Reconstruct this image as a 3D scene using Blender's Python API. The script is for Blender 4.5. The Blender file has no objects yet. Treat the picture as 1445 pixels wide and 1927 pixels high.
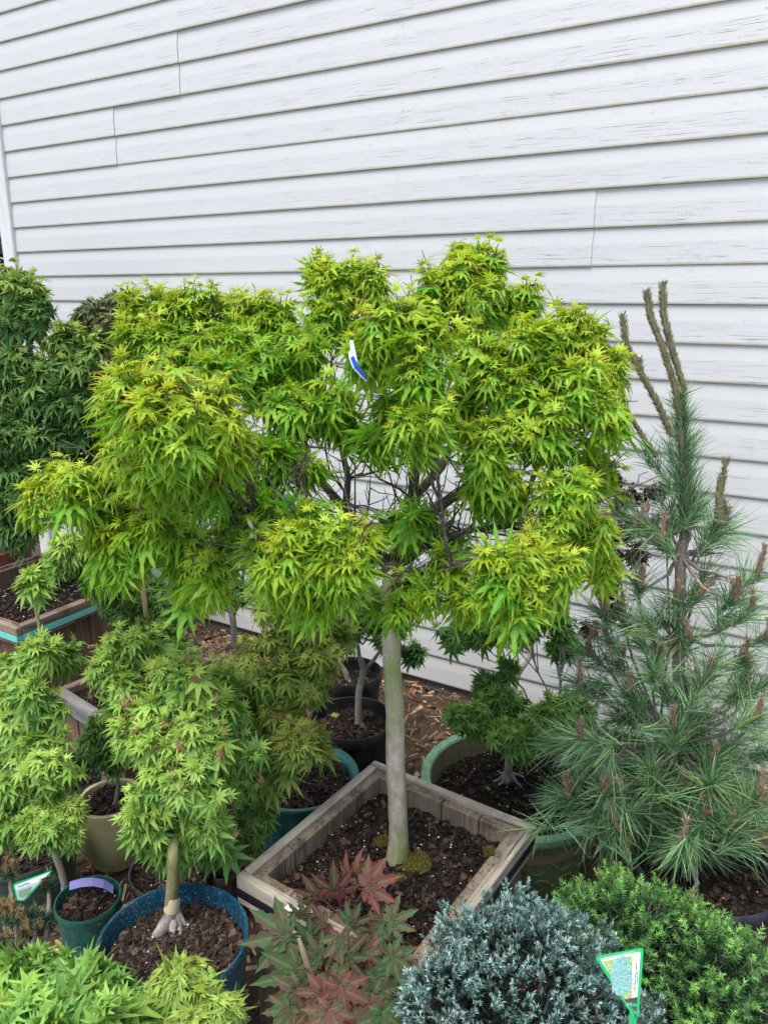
import bpy, math, random
import numpy as np
from mathutils import Vector, Matrix
random.seed(7); RNG = np.random.default_rng(7)
scn = bpy.context.scene
COL = scn.collection
R_ = math.radians
# ------------------------------------------------------------------ camera
FPX, PITCH, AW, CS, CH = 1450.6, 0.27511, 0.53472, 0.1143, 1.56
cam = bpy.data.cameras.new('camera'); camo = bpy.data.objects.new('camera', cam); COL.objects.link(camo)
cam.sensor_fit = 'HORIZONTAL'; cam.sensor_width = 36; cam.lens = 36*FPX/1445
cam.clip_start = .02; cam.clip_end = 400
camo.location = (0, 0, CH); camo.rotation_euler = (math.pi/2-PITCH, 0, 0)
scn.camera = camo
# ------------------------------------------------------------------ world and sun (soft, thin overcast)
SUN_EL, SUN_AZ = R_(66), R_(215)
w = bpy.data.worlds.new('World'); scn.world = w; w.use_nodes = True
nt = w.node_tree; sky = nt.nodes.new('ShaderNodeTexSky'); sky.sky_type = 'NISHITA'; sky.sun_disc = False
sky.sun_elevation = SUN_EL; sky.sun_rotation = SUN_AZ; sky.dust_density = 3; sky.air_density = .9; sky.ozone_density = 1.0
nt.links.new(sky.outputs[0], nt.nodes['Background'].inputs[0]); nt.nodes['Background'].inputs[1].default_value = .15
sd = bpy.data.lights.new('sun', 'SUN'); sd.energy = 2.2; sd.angle = R_(34); sd.color = (1, .955, .88)
so = bpy.data.objects.new('sun', sd); COL.objects.link(so)
sdir = Vector((math.sin(SUN_AZ)*math.cos(SUN_EL), math.cos(SUN_AZ)*math.cos(SUN_EL), math.sin(SUN_EL)))
so.rotation_euler = sdir.to_track_quat('Z', 'Y').to_euler(); so.location = sdir*20
scn.view_settings.view_transform = 'Standard'; scn.view_settings.look = 'None'
scn.view_settings.exposure = .84; scn.view_settings.gamma = 1
scn.render.engine = 'CYCLES'
# ------------------------------------------------------------------ photo measuring helpers
FW = np.array([0, math.cos(PITCH), -math.sin(PITCH)]); UP = np.array([0, math.sin(PITCH), math.cos(PITCH)]); RT = np.array([1., 0, 0])
C0 = np.array([0, 0, CH])
def ray(x, y): return RT*(x-722.5)/FPX - UP*(y-963.5)/FPX + FW
def G(x, y, z):
    v = ray(x, y); return C0 + v*((z-CH)/v[2])
def at(x, y, Y):
    v = ray(x, y); return C0 + v*(Y/v[1])
ZB = (1.7625-15)*CS+CH
E1 = np.array([math.cos(AW), -math.sin(AW), 0]); E2 = np.array([math.sin(AW), math.cos(AW), 0]); WD = 22.304*CS
def pxm(p): return FPX/max(.1, float((p-C0) @ FW))      # pixels per metre at p
# ------------------------------------------------------------------ mesh builder
class MB:
    def __init__(s): s.v=[]; s.q=[]; s.t=[]; s.c=[]; s.w=[]; s.n=0
    def add(s, V, Q=None, T=None, c=(0,0,0,0), wc=None):
        V = np.asarray(V, float).reshape(-1, 3); k = len(V)
        if Q is not None and len(Q): s.q.append(np.asarray(Q).reshape(-1, 4)+s.n)
        if T is not None and len(T): s.t.append(np.asarray(T).reshape(-1, 3)+s.n)
        c = np.asarray(c, float)
        s.c.append(np.broadcast_to(c, (k, 4)) if c.ndim == 1 else c.reshape(-1, 4))
        s.w.append(V if wc is None else np.asarray(wc, float).reshape(-1, 3))
        s.v.append(V); s.n += k; return s
    def box(s, c, size, ax=None, col=(0,0,0,0), bev=0.0, taper=1.0):
        """box centred c, axes ax (3x3 rows), grain along the first axis"""
        ax = np.eye(3) if ax is None else np.asarray(ax, float); h = np.asarray(size, float)/2
        if bev <= 0:
            P = np.array([(i, j, k) for k in (-1, 1) for j in (-1, 1) for i in (-1, 1)], float)*h
            Q = [(0,2,3,1),(4,5,7,6),(0,1,5,4),(2,6,7,3),(0,4,6,2),(1,3,7,5)]
        else:
            P=[];Q=[];idx={}
            for k in (-1,1):
                for j in (-1,1):
                    for i in (-1,1):
                        for a in range(3):
                            p = np.array([i,j,k],float)*(h-bev); p[a] += (i,j,k)[a]*bev
                            idx[(i,j,k,a)] = len(P); P.append(p)
            def I(i,j,k,a): return idx[(i,j,k,a)]
            T=[]
            for a in range(3):
                o=[x for x in range(3) if x!=a]
                for sg in (-1,1):
                    f=[]
                    for (u,v) in ((-1,-1),(1,-1),(1,1),(-1,1)):
                        t=[0,0,0]; t[a]=sg; t[o[0]]=u; t[o[1]]=v; f.append(I(*t,a))
                    Q.append(f)
                for u in (-1,1):
                    for v in (-1,1):
                        e=[]
                        for s_ in (-1,1):
                            t=[0,0,0]; t[a]=s_; t[o[0]]=u; t[o[1]]=v; e.append((I(*t,o[0]),I(*t,o[1])))
                        Q.append([e[0][0],e[0][1],e[1][1],e[1][0]])
            for k in (-1,1):
                for j in (-1,1):
                    for i in (-1,1): T.append([I(i,j,k,0),I(i,j,k,1),I(i,j,k,2)])
            P=np.array(P)
            off = RNG.random(3)*40
            return s.add(np.asarray(c)+P@ax, Q, T, col, P+off)
        off = RNG.random(3)*40
        return s.add(np.asarray(c)+P@ax, Q, None, col, P+off)
    def tube(s, pts, rad, n=8, col=(0,0,0,0), cap=True, lump=0.0, close=False):
        P = np.asarray(pts, float); k = len(P); rad = np.broadcast_to(np.asarray(rad, float), (k,))
        T = np.gradient(P, axis=0); T /= np.linalg.norm(T, axis=1)[:, None]+1e-9
        ref = np.array([0,0,1.]) if abs(T[0][2]) < .9 else np.array([1.,0,0])
        A = np.cross(T[0], ref); A /= np.linalg.norm(A); V=[]
        th = np.linspace(0, 2*math.pi, n, endpoint=False); ln=0; W=[]
        for i in range(k):
            A = A - T[i]*(A@T[i]); A /= np.linalg.norm(A)+1e-9; B = np.cross(T[i], A)
            r = rad[i]*(1+lump*RNG.uniform(-1,1,n))
            V.append(P[i] + (np.cos(th)*r)[:,None]*A + (np.sin(th)*r)[:,None]*B)
            if i: ln += np.linalg.norm(P[i]-P[i-1])
            W.append(np.stack([np.full(n, ln), np.cos(th)*rad[i], np.sin(th)*rad[i]], 1))
        V=np.concatenate(V); W=np.concatenate(W)
        i = np.arange(k-1)[:,None]*n; j=np.arange(n)[None]; j2=(j+1)%n
        Q=np.stack([i+j, i+j2, i+n+j2, i+n+j], -1).reshape(-1,4)
        T3=[]
        if cap:
            V=np.vstack([V,P[0],P[-1]+T[-1]*rad[-1]*.4]); W=np.vstack([W,[0,0,0],[ln,0,0]]); c0=k*n
            for a in range(n):
                T3.append((c0,(a+1)%n,a)); T3.append((c0+1,(k-1)*n+a,(k-1)*n+(a+1)%n))
        return s.add(V, Q, T3, col, W)
    def lathe(s, c, prof, n=64, col=(0,0,0,0), wob=0.0):
        prof=np.asarray(prof,float); th=np.linspace(0,2*math.pi,n,endpoint=False); k=len(prof)
        V=np.stack([prof[:,0][:,None]*np.cos(th), prof[:,0][:,None]*np.sin(th), np.repeat(prof[:,1][:,None],n,1)],-1)
        V=V.reshape(-1,3)+np.asarray(c)
        i=np.arange(k-1)[:,None]*n; j=np.arange(n)[None]; j2=(j+1)%n
        Q=np.stack([i+j,i+j2,i+n+j2,i+n+j],-1).reshape(-1,4)
        return s.add(V,Q,None,col)
    def build(s, name, mat, parent=None, smooth=False):
        V=np.concatenate(s.v) if s.v else np.zeros((0,3)); me=bpy.data.meshes.new(name)
        pm = np.zeros(3)
        if parent is not None: pm=np.array(world_loc(parent)); V=V-pm
        Q=np.concatenate(s.q) if s.q else np.zeros((0,4),int); T=np.concatenate(s.t) if s.t else np.zeros((0,3),int)
        me.vertices.add(len(V)); me.vertices.foreach_set('co', V.astype(np.float32).ravel())
        loops=np.concatenate([Q.ravel(),T.ravel()]).astype(np.int32); me.loops.add(len(loops)); me.loops.foreach_set('vertex_index', loops)
        nq,nt_=len(Q),len(T); me.polygons.add(nq+nt_)
        st=np.concatenate([np.arange(nq)*4, nq*4+np.arange(nt_)*3]).astype(np.int32)
        me.polygons.foreach_set('loop_start', st)
        me.polygons.foreach_set('loop_total', np.concatenate([np.full(nq,4),np.full(nt_,3)]).astype(np.int32))
        me.update(calc_edges=True)
        a=me.attributes.new('vc','FLOAT_COLOR','POINT'); a.data.foreach_set('color', np.concatenate(s.c).astype(np.float32).ravel())
        a=me.attributes.new('wc','FLOAT_VECTOR','POINT'); a.data.foreach_set('vector', np.concatenate(s.w).astype(np.float32).ravel())
        me.polygons.foreach_set('use_smooth', np.full(nq+nt_, bool(smooth)))
        me.materials.append(mat); me.validate()
        o=bpy.data.objects.new(name, me); COL.objects.link(o)
        if parent is not None: o.parent=parent
        return o
def world_loc(o):
    l=Vector(o.location); p=o.parent
    while p: l=l+Vector(p.location); p=p.parent
    return l
def smooth_angle(o, ang=40):
    me=o.data; me.polygons.foreach_set('use_smooth', np.ones(len(me.polygons),bool))
    try: me.set_sharp_from_angle(angle=R_(ang))
    except Exception: pass
    return o
def tag(o, label=None, cat=None, group=None, kind=None):
    for k,v in (('label',label),('category',cat),('group',group),('kind',kind)):
        if v: o[k]=v
    return o
def thing(name, loc, label, cat, group=None):
    o=bpy.data.objects.new(name,None); COL.objects.link(o); o.location=tuple(float(x) for x in loc); o.empty_display_size=.05
    return tag(o,label,cat,group)
# ------------------------------------------------------------------ materials
class M_:
    def __init__(s,name):
        s.m=bpy.data.materials.new(name); s.m.use_nodes=True; s.t=s.m.node_tree; s.b=s.t.nodes['Principled BSDF']; s.out=s.t.nodes['Material Output']
    def n(s,typ,ins=None,**kw):
        x=s.t.nodes.new(typ)
        for k,v in kw.items(): setattr(x,k,v)
        for k,v in (ins or {}).items(): s.set(x.inputs[k],v)
        return x
    def set(s,inp,v):
        if isinstance(v,bpy.types.NodeSocket): s.t.links.new(v,inp)
        elif isinstance(v,tuple) and len(v)==3 and inp.type=='RGBA': inp.default_value=(*v,1)
        else: inp.default_value=v
    def P(s,**kw):
        for k,v in kw.items(): s.set(s.b.inputs[k.replace('_',' ')],v)
        return s
    def attr(s,name): return s.n('ShaderNodeAttribute',attribute_name=name)
    def obj(s): return s.n('ShaderNodeTexCoord').outputs['Object']
    def mapping(s,v,sc,loc=(0,0,0)): return s.n('ShaderNodeMapping',{'Vector':v,'Scale':sc,'Location':loc}).outputs[0]
    def noise(s,v,scale,detail=4,rough=.55,dist=0): return s.n('ShaderNodeTexNoise',{'Vector':v,'Scale':scale,'Detail':detail,'Roughness':rough,'Distortion':dist}).outputs[0]
    def vor(s,v,scale,feature='F1',out=0): return s.n('ShaderNodeTexVoronoi',{'Vector':v,'Scale':scale},feature=feature).outputs[out]
    def ramp(s,f,stops,interp='LINEAR'):
        r=s.n('ShaderNodeValToRGB',{'Fac':f}); cr=r.color_ramp; cr.interpolation=interp
        while len(cr.elements)<len(stops): cr.elements.new(.5)
        for e,(p,c) in zip(cr.elements,stops):
            e.position=p; e.color=(*c,1) if isinstance(c,tuple) else (c,c,c,1)
        return r.outputs[0]
    def mix(s,f,a,b,mode='MIX'):
        x=s.n('ShaderNodeMix',data_type='RGBA',blend_type=mode); s.set(x.inputs[0],f); s.set(x.inputs[6],a); s.set(x.inputs[7],b); return x.outputs[2]
    def math(s,op,a,b=0.0,c=0.0):
        x=s.n('ShaderNodeMath',operation=op); s.set(x.inputs[0],a); s.set(x.inputs[1],b); s.set(x.inputs[2],c); return x.outputs[0]
    def sep(s,v):
        return s.n('ShaderNodeSeparateXYZ',{'Vector':v}).outputs
    def bump(s,h,strength=.3,dist=.002):
        b=s.n('ShaderNodeBump',{'Height':h,'Strength':strength,'Distance':dist}); s.set(s.b.inputs['Normal'],b.outputs[0]); return s

def leaf_mat(name, old, young, tip, rib, trans=.35, tipamt=.5, rough=.45, brown=0.0, mottle=0.0):
    m=M_(name); a=m.attr('vc'); c=m.n('ShaderNodeSeparateColor',{'Color':a.outputs['Color']}).outputs
    ribf,t,age,rnd=c[0],c[1],c[2],a.outputs['Alpha']
    if mottle: age=m.n('ShaderNodeClamp',{'Value':m.math('MULTIPLY_ADD',m.math('ADD',m.noise(m.obj(),38,5,.7),-.5),mottle,age)}).outputs[0]
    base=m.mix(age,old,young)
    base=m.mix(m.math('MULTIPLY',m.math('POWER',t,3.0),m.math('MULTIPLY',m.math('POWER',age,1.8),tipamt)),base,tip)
    hsv=m.n('ShaderNodeHueSaturation',{'Color':base,'Hue':m.math('MULTIPLY_ADD',rnd,.035,.4825),'Value':m.math('MULTIPLY_ADD',rnd,.75,.62),'Saturation':m.math('MULTIPLY_ADD',rnd,-.15,1.04)}).outputs[0]
    col=m.mix(m.math('MULTIPLY',m.math('POWER',ribf,5.0),.55),hsv,rib)
    if brown:
        nz=m.noise(m.obj(),55,3); col=m.mix(m.ramp(nz,[(.6,0),(.72,brown)]),col,(.20,.09,.04))
    m.P(Base_Color=col,Roughness=rough); m.b.inputs['Specular IOR Level'].default_value=.22
    tr=m.n('ShaderNodeBsdfTranslucent',{'Color':m.mix(1.0,col,(1.15,1.2,.38),'MULTIPLY')})
    mx=m.n('ShaderNodeMixShader',{0:trans,1:m.b.outputs[0],2:tr.outputs[0]}); m.t.links.new(mx.outputs[0],m.out.inputs[0])
    return m.m
def vc_mat(name, rough=.8, trans=0.0, spec=.3, bumpsc=0):
    """the colour of every chip or needle stored on the mesh itself"""
    m=M_(name); a=m.attr('vc'); m.P(Base_Color=a.outputs['Color'],Roughness=rough); m.b.inputs['Specular IOR Level'].default_value=spec
    if bumpsc: m.bump(m.noise(m.obj(),bumpsc,4),.6,.002)
    if trans:
        tr=m.n('ShaderNodeBsdfTranslucent',{'Color':a.outputs['Color']}); mx=m.n('ShaderNodeMixShader',{0:trans,1:m.b.outputs[0],2:tr.outputs[0]}); m.t.links.new(mx.outputs[0],m.out.inputs[0])
    return m.m
def wood_mat(name, c1, c2, dark, grey=.5, streak=1.0):
    m=M_(name); v=m.attr('wc').outputs['Vector']
    g=m.noise(m.mapping(v,(3,70,70)),1.6,6,.65,.6); g2=m.noise(m.mapping(v,(1.2,14,14)),1.0,4,.6,1.2)
    st=m.noise(m.obj(),9,5,.6)
    c=m.mix(m.ramp(g,[(.3,0),(.7,1)]),c1,c2); c=m.mix(m.ramp(g2,[(.42,0),(.7,.75)]),c,dark)
    c=m.mix(m.math('MULTIPLY',m.ramp(st,[(.48,0),(.66,1)]),streak),c,dark)
    cr=m.noise(m.mapping(v,(5,160,160)),1.0,3,.5,.4); c=m.mix(m.ramp(cr,[(.30,.85),(.38,0)]),c,(.02,.017,.014))
    m.P(Base_Color=c,Roughness=.85); m.b.inputs['Specular IOR Level'].default_value=.2
    m.bump(m.math('ADD',g,m.math('MULTIPLY',m.ramp(cr,[(.3,0),(.42,1)]),1.2)),.8,.0025); return m.m
def bark_mat(name,c1,c2,green=None,gam=0.0,sc=1.0):
    m=M_(name); v=m.attr('wc').outputs['Vector']; o=m.obj()
    n1=m.noise(m.mapping(v,(30*sc,60*sc,60*sc)),1,5,.65); n2=m.noise(m.mapping(v,(90*sc,200*sc,200*sc)),1.3,3,.6)
    c=m.mix(m.ramp(n1,[(.35,0),(.65,1)]),c1,c2)
    ring=m.noise(m.mapping(v,(55,4,4)),1,2,.5); c=m.mix(m.ramp(ring,[(.62,0),(.70,.5)]),c,tuple(x*.5 for x in c1))
    if green:
        n3=m.noise(m.mapping(o,(18,18,5)),1,4,.65); c=m.mix(m.math('MULTIPLY',m.ramp(n3,[(.42,0),(.6,1)]),gam),c,green)
    c=m.mix(m.ramp(n2,[(.60,0),(.70,.55)]),c,(.5,.48,.44))
    m.P(Base_Color=c,Roughness=.8); m.bump(m.math('ADD',n1,n2),.6,.0018); return m.m
def glaze_mat(name,c1,c2,rough=.25,sc=60,spots=None,bump=.1):
    m=M_(name); o=m.obj(); n=m.noise(o,sc,5,.6); n2=m.noise(o,7,3)
    c=m.mix(m.ramp(n,[(.35,0),(.68,1)]),c1,c2); c=m.mix(m.ramp(n2,[(.4,0),(.75,.45)]),c,c2)
    if spots:
        v=m.noise(o,230,2,.5); c=m.mix(m.ramp(v,[(.60,0),(.68,.8)]),c,spots)
    dust=m.noise(m.mapping(o,(14,14,3)),1,5,.7); c=m.mix(m.ramp(dust,[(.55,0),(.8,.22)]),c,(.28,.25,.2))
    m.P(Base_Color=c,Roughness=m.ramp(dust,[(.4,rough),(.75,min(1,rough+.35))])); m.bump(n,bump,.002); return m.m
def plastic_mat(name,c,rough=.42,dust=.25):
    m=M_(name); o=m.obj(); d=m.noise(m.mapping(o,(10,10,4)),2,5,.7)
    m.P(Base_Color=m.mix(m.ramp(d,[(.45,0),(.75,dust)]),c,(.16,.14,.12)),Roughness=m.ramp(d,[(.3,rough),(.7,rough+.3)])); return m.m
# --- siding
def siding_mat():
    m=M_('vinyl_siding'); o=m.obj(); s=m.sep(o)
    wv=m.noise(m.mapping(o,(5,1,20)),1,3,.5)
    o2=m.n('ShaderNodeVectorMath',{0:o,1:m.n('ShaderNodeCombineXYZ',{'Z':m.math('MULTIPLY',wv,.012)}).outputs[0]},operation='ADD').outputs[0]
    g=m.noise(m.mapping(o2,(6.5,1,330)),1.0,3,.55,.5)             # embossed wood grain
    crack=m.ramp(g,[(.36,1),(.40,0)])
    frac=m.math('FRACT',m.math('DIVIDE',m.math('ADD',s[2],-ZB+CS*100),CS))
    low=m.ramp(frac,[(0,1),(.5,1),(.64,0)])                       # grain sits on the flat lower part
    # grime: more to the right and above, in patches
    patch=m.noise(m.mapping(o,(1.1,1,3.5)),1,4,.65)
    side=m.math('MULTIPLY_ADD',s[0],.34,.85); hi=m.math('MULTIPLY_ADD',s[2],.30,-.32)
    amt=m.math('MULTIPLY',m.math('ADD',m.math('MULTIPLY',side,.75),hi),m.ramp(patch,[(.32,.25),(.62,1)]))
    amt=m.n('ShaderNodeClamp',{'Value':amt}).outputs[0]
    sp=m.noise(m.mapping(o,(60,1,90)),1,4,.7); 
    blot=m.noise(m.mapping(o,(6,1,16)),1,6,.8)
    f1=m.math('MULTIPLY',m.math('MULTIPLY',crack,low),m.math('MULTIPLY_ADD',amt,1.0,.06))
    f2=m.math('MULTIPLY',m.ramp(sp,[(.62,0),(.70,1)]),m.math('MULTIPLY',amt,.6))
    f3=m.math('MULTIPLY',m.math('MULTIPLY',m.ramp(blot,[(.56,0),(.68,1)]),m.ramp(sp,[(.45,0),(.6,1)])),m.math('MULTIPLY',amt,1.0))
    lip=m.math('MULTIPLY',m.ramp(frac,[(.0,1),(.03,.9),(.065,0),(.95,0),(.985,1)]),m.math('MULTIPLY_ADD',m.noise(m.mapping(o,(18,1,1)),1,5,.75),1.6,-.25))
    tone=m.noise(m.mapping(o,(.8,1,1.2)),1,3)
    c=m.mix(tone,(.495,.515,.515),(.455,.478,.488))
    fine=m.noise(m.mapping(o,(12,1,60)),1,4,.6); c=m.mix(m.ramp(fine,[(.3,.10),(.6,0)]),c,(.55,.56,.56))
    c=m.mix(m.math('MULTIPLY',low,.10),c,(.6,.62,.66))
    c=m.mix(f1,c,(.16,.155,.14)); c=m.mix(f2,c,(.2,.19,.17)); c=m.mix(f3,c,(.2,.195,.18))
    dr=m.noise(m.mapping(o,(26,1,1.3)),1,4,.7); c=m.mix(m.math('MULTIPLY',m.ramp(dr,[(.58,0),(.75,.22)]),m.ramp(patch,[(.4,0),(.6,1)])),c,(.38,.38,.32))
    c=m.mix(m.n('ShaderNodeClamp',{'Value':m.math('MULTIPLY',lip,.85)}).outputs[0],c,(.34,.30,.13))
    m.P(Base_Color=c,Roughness=.5); m.b.inputs['Specular IOR Level'].default_value=.3
    m.bump(m.math('MULTIPLY',g,low),.35,.0015); return m.m
MT={}
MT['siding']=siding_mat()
m=M_('corner_trim'); n=m.noise(m.mapping(m.obj(),(20,20,3)),1,5,.7); m.P(Base_Color=m.mix(m.ramp(n,[(.45,0),(.75,.5)]),(.62,.63,.64),(.36,.38,.36)),Roughness=.5); MT['trim']=m.m
m=M_('concrete'); o=m.obj(); n=m.noise(o,14,6,.7); m.P(Base_Color=m.mix(m.ramp(n,[(.3,0),(.7,1)]),(.10,.095,.085),(.24,.23,.21)),Roughness=.95); m.bump(m.noise(o,90,5,.7),.7,.003); MT['concrete']=m.m
m=M_('pale_bounce_slab'); o=m.obj(); n=m.noise(o,60,6,.7); m.P(Base_Color=m.mix(n,(.42,.40,.37),(.60,.58,.54)),Roughness=.95); MT['bounce_pale']=m.m  # pale colour of the added, unseen slab that bounces light
m=M_('joint_shadow_gap'); m.P(Base_Color=(.25,.23,.19),Roughness=.8); MT['backing']=m.m
m=M_('mulch_ground'); o=m.obj(); n=m.noise(o,60,6,.7); v=m.vor(o,95,'F1',1)
m.P(Base_Color=m.mix(m.ramp(n,[(.3,0),(.7,1)]),(.035,.022,.014),m.mix(.35,(.12,.075,.045),v,'MULTIPLY')),Roughness=.95); m.bump(n,1,.01); MT['ground']=m.m
MT['chips']=vc_mat('bark_and_chips',.85,0,.2,220)
MT['needle']=vc_mat('needles',.45,.12,.4)
MT['wood']=wood_mat('weathered_cedar',(.29,.24,.18),(.18,.145,.105),(.055,.047,.036),streak=1.0)
MT['wood_top']=wood_mat('silvered_cedar',(.50,.46,.385),(.32,.285,.23),(.10,.09,.072),streak=.6)
MT['wood_brown']=wood_mat('brown_cedar',(.23,.15,.105),(.15,.095,.065),(.07,.045,.033),streak=.6)
MT['wood_grey']=wood_mat('grey_pine_board',(.26,.255,.25),(.15,.148,.145),(.07,.068,.065),streak=.5)
m=M_('black_strap'); m.P(Base_Color=(.012,.014,.02),Roughness=.35); MT['strap']=m.m
m=M_('turquoise_strap'); n=m.noise(m.obj(),120,3); m.P(Base_Color=m.mix(n,(.12,.52,.47),(.18,.62,.56)),Roughness=.5); MT['turq']=m.m
MT['bark_main']=bark_mat('maple_bark_grey_green',(.27,.225,.18),(.42,.365,.31),(.16,.24,.05),.85)
MT['bark_dark']=bark_mat('dark_branch_bark',(.045,.036,.03),(.09,.072,.06),(.05,.065,.03),.25)
MT['bark_grey']=bark_mat('grey_trunk_bark',(.22,.20,.165),(.34,.32,.265),(.14,.19,.06),.6)
MT['bark_olive']=bark_mat('olive_trunk_bark',(.16,.15,.06),(.24,.22,.10),(.11,.14,.03),.5)
MT['root']=bark_mat('pale_root_bark',(.17,.15,.145),(.31,.28,.275))
MT['bark_pine']=bark_mat('pine_bark',(.10,.085,.07),(.22,.19,.16),None,0,.6)
MT['glaze_blue']=glaze_mat('cobalt_glaze',(.004,.030,.060),(.008,.062,.10),.22,90,(.10,.26,.36))
MT['glaze_teal']=glaze_mat('teal_glaze',(.008,.075,.062),(.02,.14,.11),.22,40,(.06,.28,.22))
MT['glaze_green']=glaze_mat('celadon_glaze',(.10,.24,.13),(.20,.40,.24),.38,70,(.06,.14,.08),.5)
MT['glaze_green_body']=glaze_mat('olive_celadon_body',(.07,.15,.07),(.13,.20,.09),.3,30,(.05,.10,.05),.3)
MT['glaze_deep']=glaze_mat('deep_teal_body',(.008,.07,.06),(.015,.10,.08),.25,30)
MT['glaze_tan']=glaze_mat('olive_tan_glaze',(.42,.40,.18),(.52,.50,.26),.4,14,None,.05)
MT['glaze_char']=glaze_mat('charcoal_glaze',(.035,.04,.045),(.07,.075,.08),.3,50)
MT['glaze_slate']=glaze_mat('dark_green_slate_glaze',(.03,.05,.045),(.05,.075,.065),.35,50)
MT['glaze_brown']=glaze_mat('brown_black_glaze',(.03,.022,.018),(.06,.045,.035),.35,50)
MT['terra']=glaze_mat('terracotta',(.20,.06,.045),(.27,.09,.06),.6,30)
MT['black']=plastic_mat('black_plastic',(.007,.0075,.010)); MT['navy']=plastic_mat('navy_plastic',(.008,.011,.028))
MT['moss']=vc_mat('moss',.9,.1,.1)
MT['inner']=glaze_mat('unglazed_inner_clay',(.12,.11,.06),(.20,.17,.10),.8,30,None,.4)
# ------------------------------------------------------------------ leaves
def lobes(spec, stations=5, tooth=.0, fold=.35, droop=.5, curl=0.0, wfun=None):
    """leaf of pointed lobes; spec = [(angle deg, length, half width)], unit = the longest lobe"""
    V=[];Q=[];T=[];C=[];n=0
    ts=np.linspace(0,1,stations+1)
    for (ang,L,hw) in spec:
        a=R_(ang); d=np.array([math.cos(a),math.sin(a)]); p=np.array([-d[1],d[0]]); base=n
        for i,t in enumerate(ts):
            wv=hw*(math.sin(math.pi*min(1,(t*.86+.14))**.85) if wfun is None else wfun(t))
            if tooth and 0<i<stations: wv*=(1+tooth*(1 if i%2 else -1))
            if i==stations: wv=0
            r=t*L; z=-droop*r*r + curl*math.sin(t*3.1)*.1
            c=d*r
            if i==stations:
                V.append((c[0],c[1],z)); C.append((1,1)); n+=1
            else:
                sh=.06*L if i else 0
                for sgn in (1,0,-1):
                    q=c+p*wv*sgn - d*(sh if sgn else 0)
                    V.append((q[0],q[1],z+(fold*wv if sgn else 0))); C.append((0 if sgn else 1,t)); n+=1
                if i:
                    b=base+3*(i-1); Q+=[(b,b+1,b+4,b+3),(b+1,b+2,b+5,b+4)]
        b=base+3*(stations-1); T+=[(b,b+1,n-1),(b+1,b+2,n-1)]
    return np.array(V),np.array(Q),np.array(T),np.array(C)
def W_nar(t): return max(0,math.sin(math.pi*(t**.75)*.93+.18))*.95
def W_mid(t): return (t+.15)**.5*(1-t)**.75*1.75
def W_broad(t): return (.35+2.1*t)*(1-t)**.85 if t<.999 else 0
def starry(k, n_l=7, wid=.13, span=112, droop=.4, tooth=.3, st=5, fold=.4, wf=W_nar):
    out=[]
    rs=np.random.default_rng(k)
    for v in range(6):
        sp=[]
        for i in range(n_l):
            f=(i-(n_l-1)/2)/((n_l-1)/2); L=(1-.28*abs(f)-.32*f**4)*rs.uniform(.92,1.05)
            sp.append((f*span+rs.uniform(-5,5),L,wid*(.6+.4*L)*rs.uniform(.85,1.15)))
        out.append(lobes(sp,st,tooth,fold*rs.uniform(.6,1.4),droop*rs.uniform(.35,1.35),rs.uniform(-1,1),wf))
    return out
LEAF={'main':starry(1,7,.092,105,.66,.30,7), 'star':starry(2,7,.125,112,.22,0,4,.35), 'dark':starry(3,7,.12,110,.5,0,4,.4),
      'five':starry(4,5,.15,80,.3,.2,5,.35), 'big':starry(6,7,.15,118,.28,.12,6,.3), 'curl':starry(7,5,.17,70,1.5,.2,5,.9),
      'red':starry(9,7,.19,122,.25,.2,9,.3,W_broad), 'tiny':starry(10,5,.16,90,.4,0,3,.3)}
def frames(f, up):
    f=f/(np.linalg.norm(f,axis=1)[:,None]+1e-9); s=np.cross(up,f); s/=np.linalg.norm(s,axis=1)[:,None]+1e-9
    n=np.cross(f,s); return np.stack([f,s,n],1)
def scatter(mb, tmpl, pos, Rm, scale, age, rnd):
    V,Q,T,C=tmpl; N=len(pos); k=len(V)
    W=np.einsum('vi,nij->nvj',V,Rm)*scale[:,None,None]+pos[:,None]
    c=np.zeros((N,k,4)); c[:,:,0]=C[:,0]; c[:,:,1]=C[:,1]; c[:,:,2]=age[:,None]; c[:,:,3]=rnd[:,None]
    off=(np.arange(N)*k)[:,None,None]
    mb.add(W.reshape(-1,3),(Q[None]+off).reshape(-1,4) if len(Q) else None,(T[None]+off).reshape(-1,3) if len(T) else None,c.reshape(-1,4))
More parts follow.
